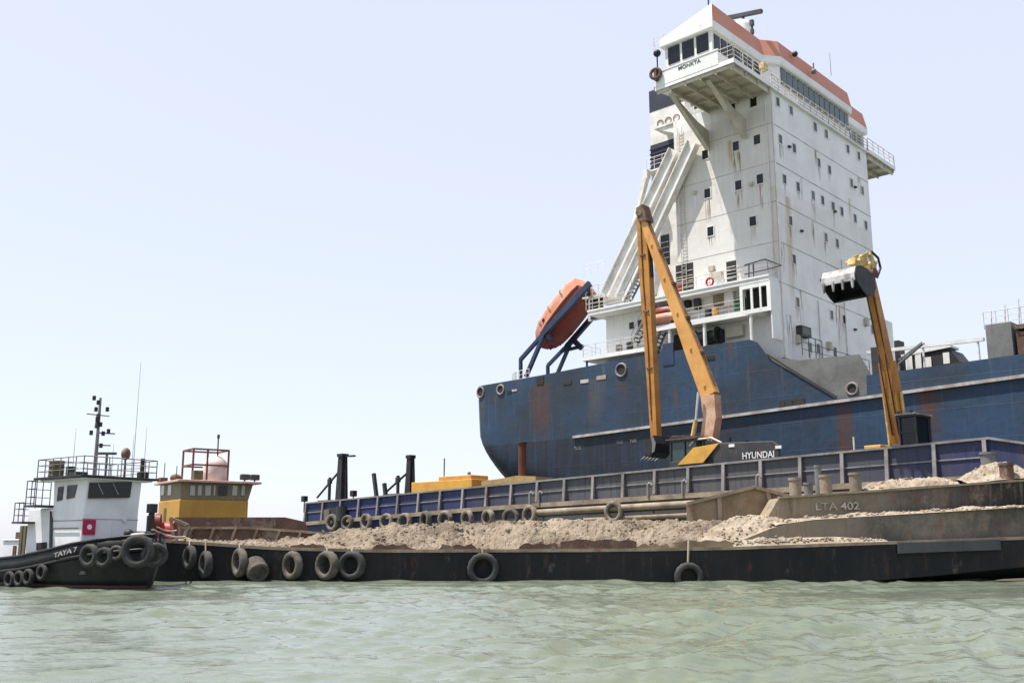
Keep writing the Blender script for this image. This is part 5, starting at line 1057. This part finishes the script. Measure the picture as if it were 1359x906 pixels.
sideface('door_edge', DGREY, [(66, 726), (69, 726), (70, 678), (67, 678)], wh, -HY - .02)
b = MB(); b.box((-.9, -HY - .5, zr), (HX + .5, HY + .5, zr + .09)); b.build('wheelhouse_roof', BLACK, tug, bevel=.02)
b = MB(); b.box((-.7, -HY - .3, zr - .06), (HX + .35, HY + .3, zr - .005)); b.build('roof_underside', TWHITE, tug)
q = TX(117.5, 699, HX); b = MB(); w = .26; b.box((HX + .0, q[1] - w, q[2] - .28), (HX + .06, q[1] + w, q[2] + .28)); bd = b.build('red_board', MAROON, tug)
b = MB(); b.tube((HX + .06, q[1], q[2]), (HX + .075, q[1], q[2]), .10, n=16); b.build('board_disc', LETTER, bd)
b = MB(); b.box((HX - .02, -HY - .012, 2.55), (HX + .012, HY, 2.58)); b.box((-.1, -HY - .014, 2.50), (HX - .02, -HY, 2.53)); b.build('plate_seam', SEAM, wh)
zr2 = zr + .09
b = MB(); fr = [(HX + .45, -HY - .4, zr2), (HX + .45, HY + .4, zr2), (-.8, HY + .4, zr2), (-.8, -HY - .4, zr2), (HX + .45, -HY - .4, zr2)]; b.rail(fr, .72, .022, 2, .55); b.build('roof_railing', BPOST, tug)
mb_ = TL(125, 634, 0.1); mt = TL(125, 529, .1)
b = MB(); b.tube((mb_[0], .1, zr2), (mb_[0], .1, mt[2]), .09, .05, n=8); b.bar((mb_[0], -.45, mt[2] - .72), (mb_[0], .55, mt[2] - .72), .04, .04); b.bar((mb_[0], .1, mt[2] - 1.45), (mb_[0] + .2, .75, mt[2] - 1.45), .05, .05); b.bar((mb_[0], .1, mt[2] - 1.95), (mb_[0] + .2, .6, mt[2] - 1.95), .05, .05); mst = b.build('mast', BPOST, tug)
for px, py in ((125, 528), (130.5, 534), (127.5, 543), (142.5, 543), (129, 556), (133.5, 563), (121, 574), (137, 575), (144, 572), (134, 591)):
    c = TL(px, py, .1); f_ = TX(px, py, mb_[0] + .12); b = MB(); b.tube((f_[0], f_[1], f_[2] - .09), (f_[0], f_[1], f_[2] + .09), .07, n=10); b.build('mast_lamp', BLACK, mst)
b = MB(); b.bar(TX(128, 568, mb_[0] + .06), TX(131, 549, mb_[0] + .06), .13, .1); b.build('mast_bracket', RAILD, mst)
c = TX(167, 602, HX + .3); b = MB(); b.tube((c[0], c[1], zr2), (c[0], c[1], c[2]), .04); b.sphere(c, .17, .19, .25); b.build('search_light', BROWN, tug)
c = TX(142, 603, HX - .4); b = MB(); b.bar((c[0], c[1] - .4, c[2] + .02), (c[0], c[1] + .4, c[2] + .07), .1, .1); b.tube((c[0], c[1], zr2), (c[0], c[1], c[2]), .05); b.build('radar_scanner', GREY, tug)
c = TL(76, 620, -.9); b = MB(); b.tube((c[0] - .05, c[1], zr2 + .05), (c[0] - .05, c[1], zr2 + .72), .29, n=16)
for k in range(4): b.ring((c[0] - .05, c[1], zr2 + .12 + k * .18), (0, 0, 1), .29, .025, 18, 5)
b.build('raft_canister', OLIVE, tug)
b = MB(); c = TL(104, 627, -.9); b.cbox((c[0], c[1], zr2 + .1), (.55, .5, .2)); c2_ = TL(94, 620, -.9); b.cbox((c2_[0], c2_[1], zr2 + .22), (.2, .3, .45)); b.build('roof_box', DGREY, tug)
for px, pt, pb, y in ((101, 568, 630, -.3), (187, 480, 628, None), (195, 566, 628, None), (151, 588, 628, None), (178, 577, 628, None)):
    if y is None: a, c = TX(px, pt, HX + .2), TX(px, pb, HX + .2)
    else: a, c = TL(px, pt, y), TL(px, pb, y)
    b = MB(); b.tube((a[0], a[1], zr2), a, .014, .005, n=5); b.build('whip_antenna', RAILD, tug)
c = TX(189, 618, HX + .2); b = MB(); b.cbox((c[0], c[1], c[2] - .0), (.12, .12, .6)); b.cbox((c[0], c[1] + .05, zr2 + .12), (.3, .35, .24)); b.build('horn', BLACK, tug)
# side platforms and stack
b = MB(); b.box((-1.0, -HY - .75, 3.05), (-.15, -HY + .4, 3.13)); b.rail([(-.2, -HY - .7, 3.13), (-.95, -HY - .7, 3.13), (-.95, -HY + .3, 3.13)], .95, .02, 2, .35); b.box((-2.1, -HY - .6, 2.42), (-1.3, -HY + .4, 2.50)); b.rail([(-1.35, -HY - .55, 2.5), (-2.05, -HY - .55, 2.5), (-2.05, -HY + .3, 2.5)], .75, .02, 2, .35); b.build('side_platform', RAILD, tug)
b = MB(); 
for k in range(2): b.box((-2.25 - k * .28, -HY + .0, .6), (-2.05 - k * .28, -HY + .5, 2.35)); 
b.build('exhaust_trunk', OLIVE, tug)
b = MB(); b.box((-4.2, -1.0, .6), (-2.9, .8, 1.75)); b.box((-4.3, -1.05, 1.75), (-2.85, .85, 1.81)); b.build('engine_casing', TWHITE, tug, bevel=.03); b = MB(); b.box((-3.3, -1.03, 1.15), (-3.05, -.98, 1.55)); b.cbox((-3.1, -.8, 1.95), (.35, .35, .3)); b.build('casing_vent', BROWN, tug)
# name on the bulwark
na = TL(74, 739, -1.88); 
lettering('boat_name', 'TAYA 7', .25, (na[0], -1.95, na[2] - .02), (1, 0, .16), (0, 0, 1), mat('dull_lettering', (0.42, 0.41, 0.40), (0.22, 0.21, 0.2), 0.7, scale=4), tug, thick=.02, width=TL(104, 735, -1.9)[0] - na[0])
# windlass and gear on the bow
b = MB(); b.tube((4.0, -.5, sheer(4) + .12), (4.0, .5, sheer(4) + .12), .17, n=12); b.box((3.7, -.3, 1.5), (4.3, .3, sheer(4) + .1)); b.sphere((4.3, -.6, sheer(4.3) + .15), .18); b.tube((3.3, 1.0, 1.6), (3.3, 1.0, 2.95), .12); b.cbox((3.3, 1.0, 3.0), (.3, .3, .35)); b.tube((3.7, .7, 1.8), (3.7, .7, 2.7), .15); b.build('windlass', BLACK, tug)
b = MB(); b.ring((4.5, -.35, sheer(4.5) + .02), (0, .2, 1), .25, .06, 16, 6); b.ring((4.5, -.35, sheer(4.5) + .1), (0, -.1, 1), .22, .06, 16, 6); b.build('rope_coil', ROPE, tug)
# tyres on the tug
def tugtyre(label, px, py, rp, x, out, yawd, m=RUBBER):
    k = 1 - max(0, (x - 1.0) / 4.35) ** 2.6; hw = 1.9 * max(.06, k); c = TL(px, py, -(hw * .97 + out)); wd = Vector((TR.x, TR.y, 0)) + Vector((th.x * c[0] - th.y * c[1], th.y * c[0] + th.x * c[1], c[2]))
    tyre(label, wd, rp / 1376 * wd.y, trz + R(yawd), 'fender tyres on the tug', m)
tugtyre('big black tyre on the tug bow, biggest on that boat', 183, 731, 22, 4.4, .18, 38)
tugtyre('dark tyre beside the lettering on the tug side', 119, 737, 15, 2.6, .18, 12)
tugtyre('dusty small tyre between the two larger tug bow tyres', 154, 733, 10, 3.7, .16, 28, DUSTRUB)
for i, (px, py) in enumerate(((13, 768), (26, 767), (38, 765), (56, 759))):
    tugtyre(['stern-most small tyre at the photo edge on the tug', 'second small tyre from the tug stern', 'third small tyre from the tug stern', 'fourth small tyre from the tug stern, nearest the lettering'][i], px, py, 10.5, -1 - i * -.3, .14, 3, RUBBER)
tugtyre('dark half-hidden tyre behind the big tyre at the tug stem', 205, 736, 17, 4.9, .14, 62)
tugtyre('black tyre between the lettering tyre and the dusty small tyre', 138, 739, 13, 3.2, .16, 20)
# mooring rope tug to barge
a = Vector((TR.x, TR.y, 0)) + Vector((th.x * 4.6 - th.y * .2, th.y * 4.6 + th.x * .2, 2.15)); chain('slack pale mooring rope from tug bow to sand barge', a, Vector((gx(245, 48.3), 48.3, 1.95)), .05, ROPE, .12, 'mooring_rope')
chain('upper pale mooring rope from tug bow to gate frame', a + Vector((.1, .2, .1)), Vector((gx(232, 49), 49.1, 2.25)), .035, ROPE, .08, 'mooring_rope')

# ================================================================== YELLOW-CABIN WORKBOAT
ld = Vector((.82, .574)).normalized(); c0 = at_y(237, 690, 55.5); YR = Vector((c0.x, c0.y, 0)); yrz = math.atan2(ld.y, ld.x)
yb = thing('workboat', 'workboat with yellow cabin and caged tank on its roof behind the sand barge', 'boat', YR, yrz)
def YL(px, py, y=0.0):
    n = (-ld.y, ld.x); rt = (YR[0] + n[0] * y, YR[1] + n[1] * y); u, z = vplane(px, py, rt, ld); return (u, y, z)
def YX(px, py, x=0.0):
    rt = (YR[0] + ld.x * x, YR[1] + ld.y * x); u, z = vplane(px, py, rt, (-ld.y, ld.x)); return (x, u, z)
Lc = YL(330, 660)[0]; zrf = YL(237, 639)[2]; zmid = YL(237, 662)[2]; Wc = YX(211, 660)[1]
b = MB(); b.smooth = True; lo = []
for x, k in ((-4.5, .55), (-4, .85), (-2.5, 1), (Lc, 1), (Lc + 3, .85), (Lc + 5, .4), (Lc + 5.8, .06)): lo.append([(x, Wc / 2 - 2.2 * k, 1.6 + .02 * max(0, x)), (x, Wc / 2 - 1.9 * k, -.5), (x, Wc / 2 + 1.9 * k, -.5), (x, Wc / 2 + 2.2 * k, 1.6 + .02 * max(0, x))])
b.loft(lo); b.build('hull', THULL, yb)
b = MB(); b.box((0, 0, 1.5), (Lc, Wc, zmid)); cab_ = b.build('cabin', CABY, yb, bevel=.05)
b = MB(); b.prism([(.05, zmid), (Lc, zmid), (Lc + .25, zrf), (.0, zrf)], 1, .05, Wc - .05); top = b.build('window_band', CABTOP, yb, bevel=.03)
b = MB(); b.box((-.25, -.35, zrf), (Lc + .6, Wc + .3, zrf + .13)); b.build('cabin_roof', PINKROOF, yb, bevel=.03)
for a, c, m in ((252, 259, CLEAR), (262, 268, CLEAR), (272, 280, CLEAR), (283, 286, CLEAR), (290, 302, GLASS), (308, 315, CLEAR), (320, 325, CLEAR)):
    q0, q1 = YL(a, 657, .03), YL(c, 644, .03); b = MB(); b.box((q0[0], .0, q0[2]), (q1[0], .09, q1[2])); b.build('window', m, top)
for a, c in ((214, 219), (223, 228)):
    q0, q1 = YX(a, 657, .03), YX(c, 643, .03); b = MB(); b.box((0.0, q0[1], q0[2]), (.12, q1[1], q1[2])); b.build('window', CLEAR, top)
zc = zrf + .13; ca, cb_ = YL(254, 636, .5), YL(301, 636, .5); ct = YL(270, 596, .5)[2]
b = MB(); cor = [(ca[0], .4), (cb_[0], .4), (cb_[0], 2.2), (ca[0], 2.2)]; mid_ = YL(270, 596, .4)[0]
for x, y in cor + [((ca[0] * .6 + cb_[0] * .4), .4)]: b.bar((x, y, zc), (x, y, ct), .09, .09)
for z in (ct, (zc + ct) / 2):
    for i in range(4): p, q = cor[i], cor[(i + 1) % 4]; b.bar((*p, z), (*q, z), .09, .09)
b.build('roof_cage', mat('cage_red_rust', (0.20, 0.06, 0.045), (0.12, 0.05, 0.04), .7, rust=.3), yb)
tc_ = YL(286, 618, 1.3); wpos = YR + Vector((ld.x * tc_[0] - ld.y * 1.3, ld.y * tc_[0] + ld.x * 1.3, zc))
b = MB(); b.smooth = True; r = .68; hz_ = (ct - zc) * .92; b.loft([[(rr * math.cos(2 * math.pi * i / 20), rr * math.sin(2 * math.pi * i / 20), z) for i in range(20)] for rr, z in ((r * .9, 0), (r, .1), (r * 1.03, .5), (r, hz_ * .62), (r * .85, hz_ * .75), (r * .3, hz_ * .97), (.02, hz_))])
tk = b.build('water_tank', mat('tank_dull_white', (0.62, 0.55, 0.52), (0.48, 0.40, 0.37), 0.6, scale=2), loc=wpos); tag(tk, 'pale round water tank standing in the red cage on the yellow cabin', 'tank')
b = MB(); a = YL(289, 597, 1.0); b.tube((a[0], 1.0, ct - .3), (a[0], 1.0, YL(289, 579, 1.0)[2]), .04); b.cbox((a[0], 1.0, YL(289, 579, 1.0)[2]), (.12, .12, .22)); b.build('mast_pole', RAILD, yb)
b = MB(); c = YX(231, 632, .4); b.sphere((.5, c[1], zc + .22), .32, .32, .24); c = YX(217, 632, .4); b.box((.2, c[1] - .2, zc), (.6, c[1] + .5, zc + .35)); b.build('roof_buoy', BROWN, yb)
for px, py in ((325, 631), (338, 634)):
    q = YL(px, py, .3); b = MB(); b.cbox((q[0], .3, zc + .28), (.5, .35, .32)); b.tube((q[0], .3, zc), (q[0], .3, zc + .2), .05); b.build('floodlight', DGREY, yb, bevel=.05)
b = MB(); q = YL(262, 628, .2); b.cbox((q[0], .15, zc + .28), (.5, .4, .5)); b.build('roof_locker', OLIVE, yb, bevel=.04)
for px, pt in ((219, 614), (235, 618)):
    q = YX(px, pt, .2); b = MB(); b.tube((.2, q[1], zc), (.2, q[1], q[2]), .025, n=5); b.build('whip_antenna', RAILD, yb)
b = MB(); q = YX(218, 680, -.02); b.box((-.03, q[1] - .3, 1.7), (.02, q[1] + .1, zmid - .4)); b.build('door', OLIVE, cab_)
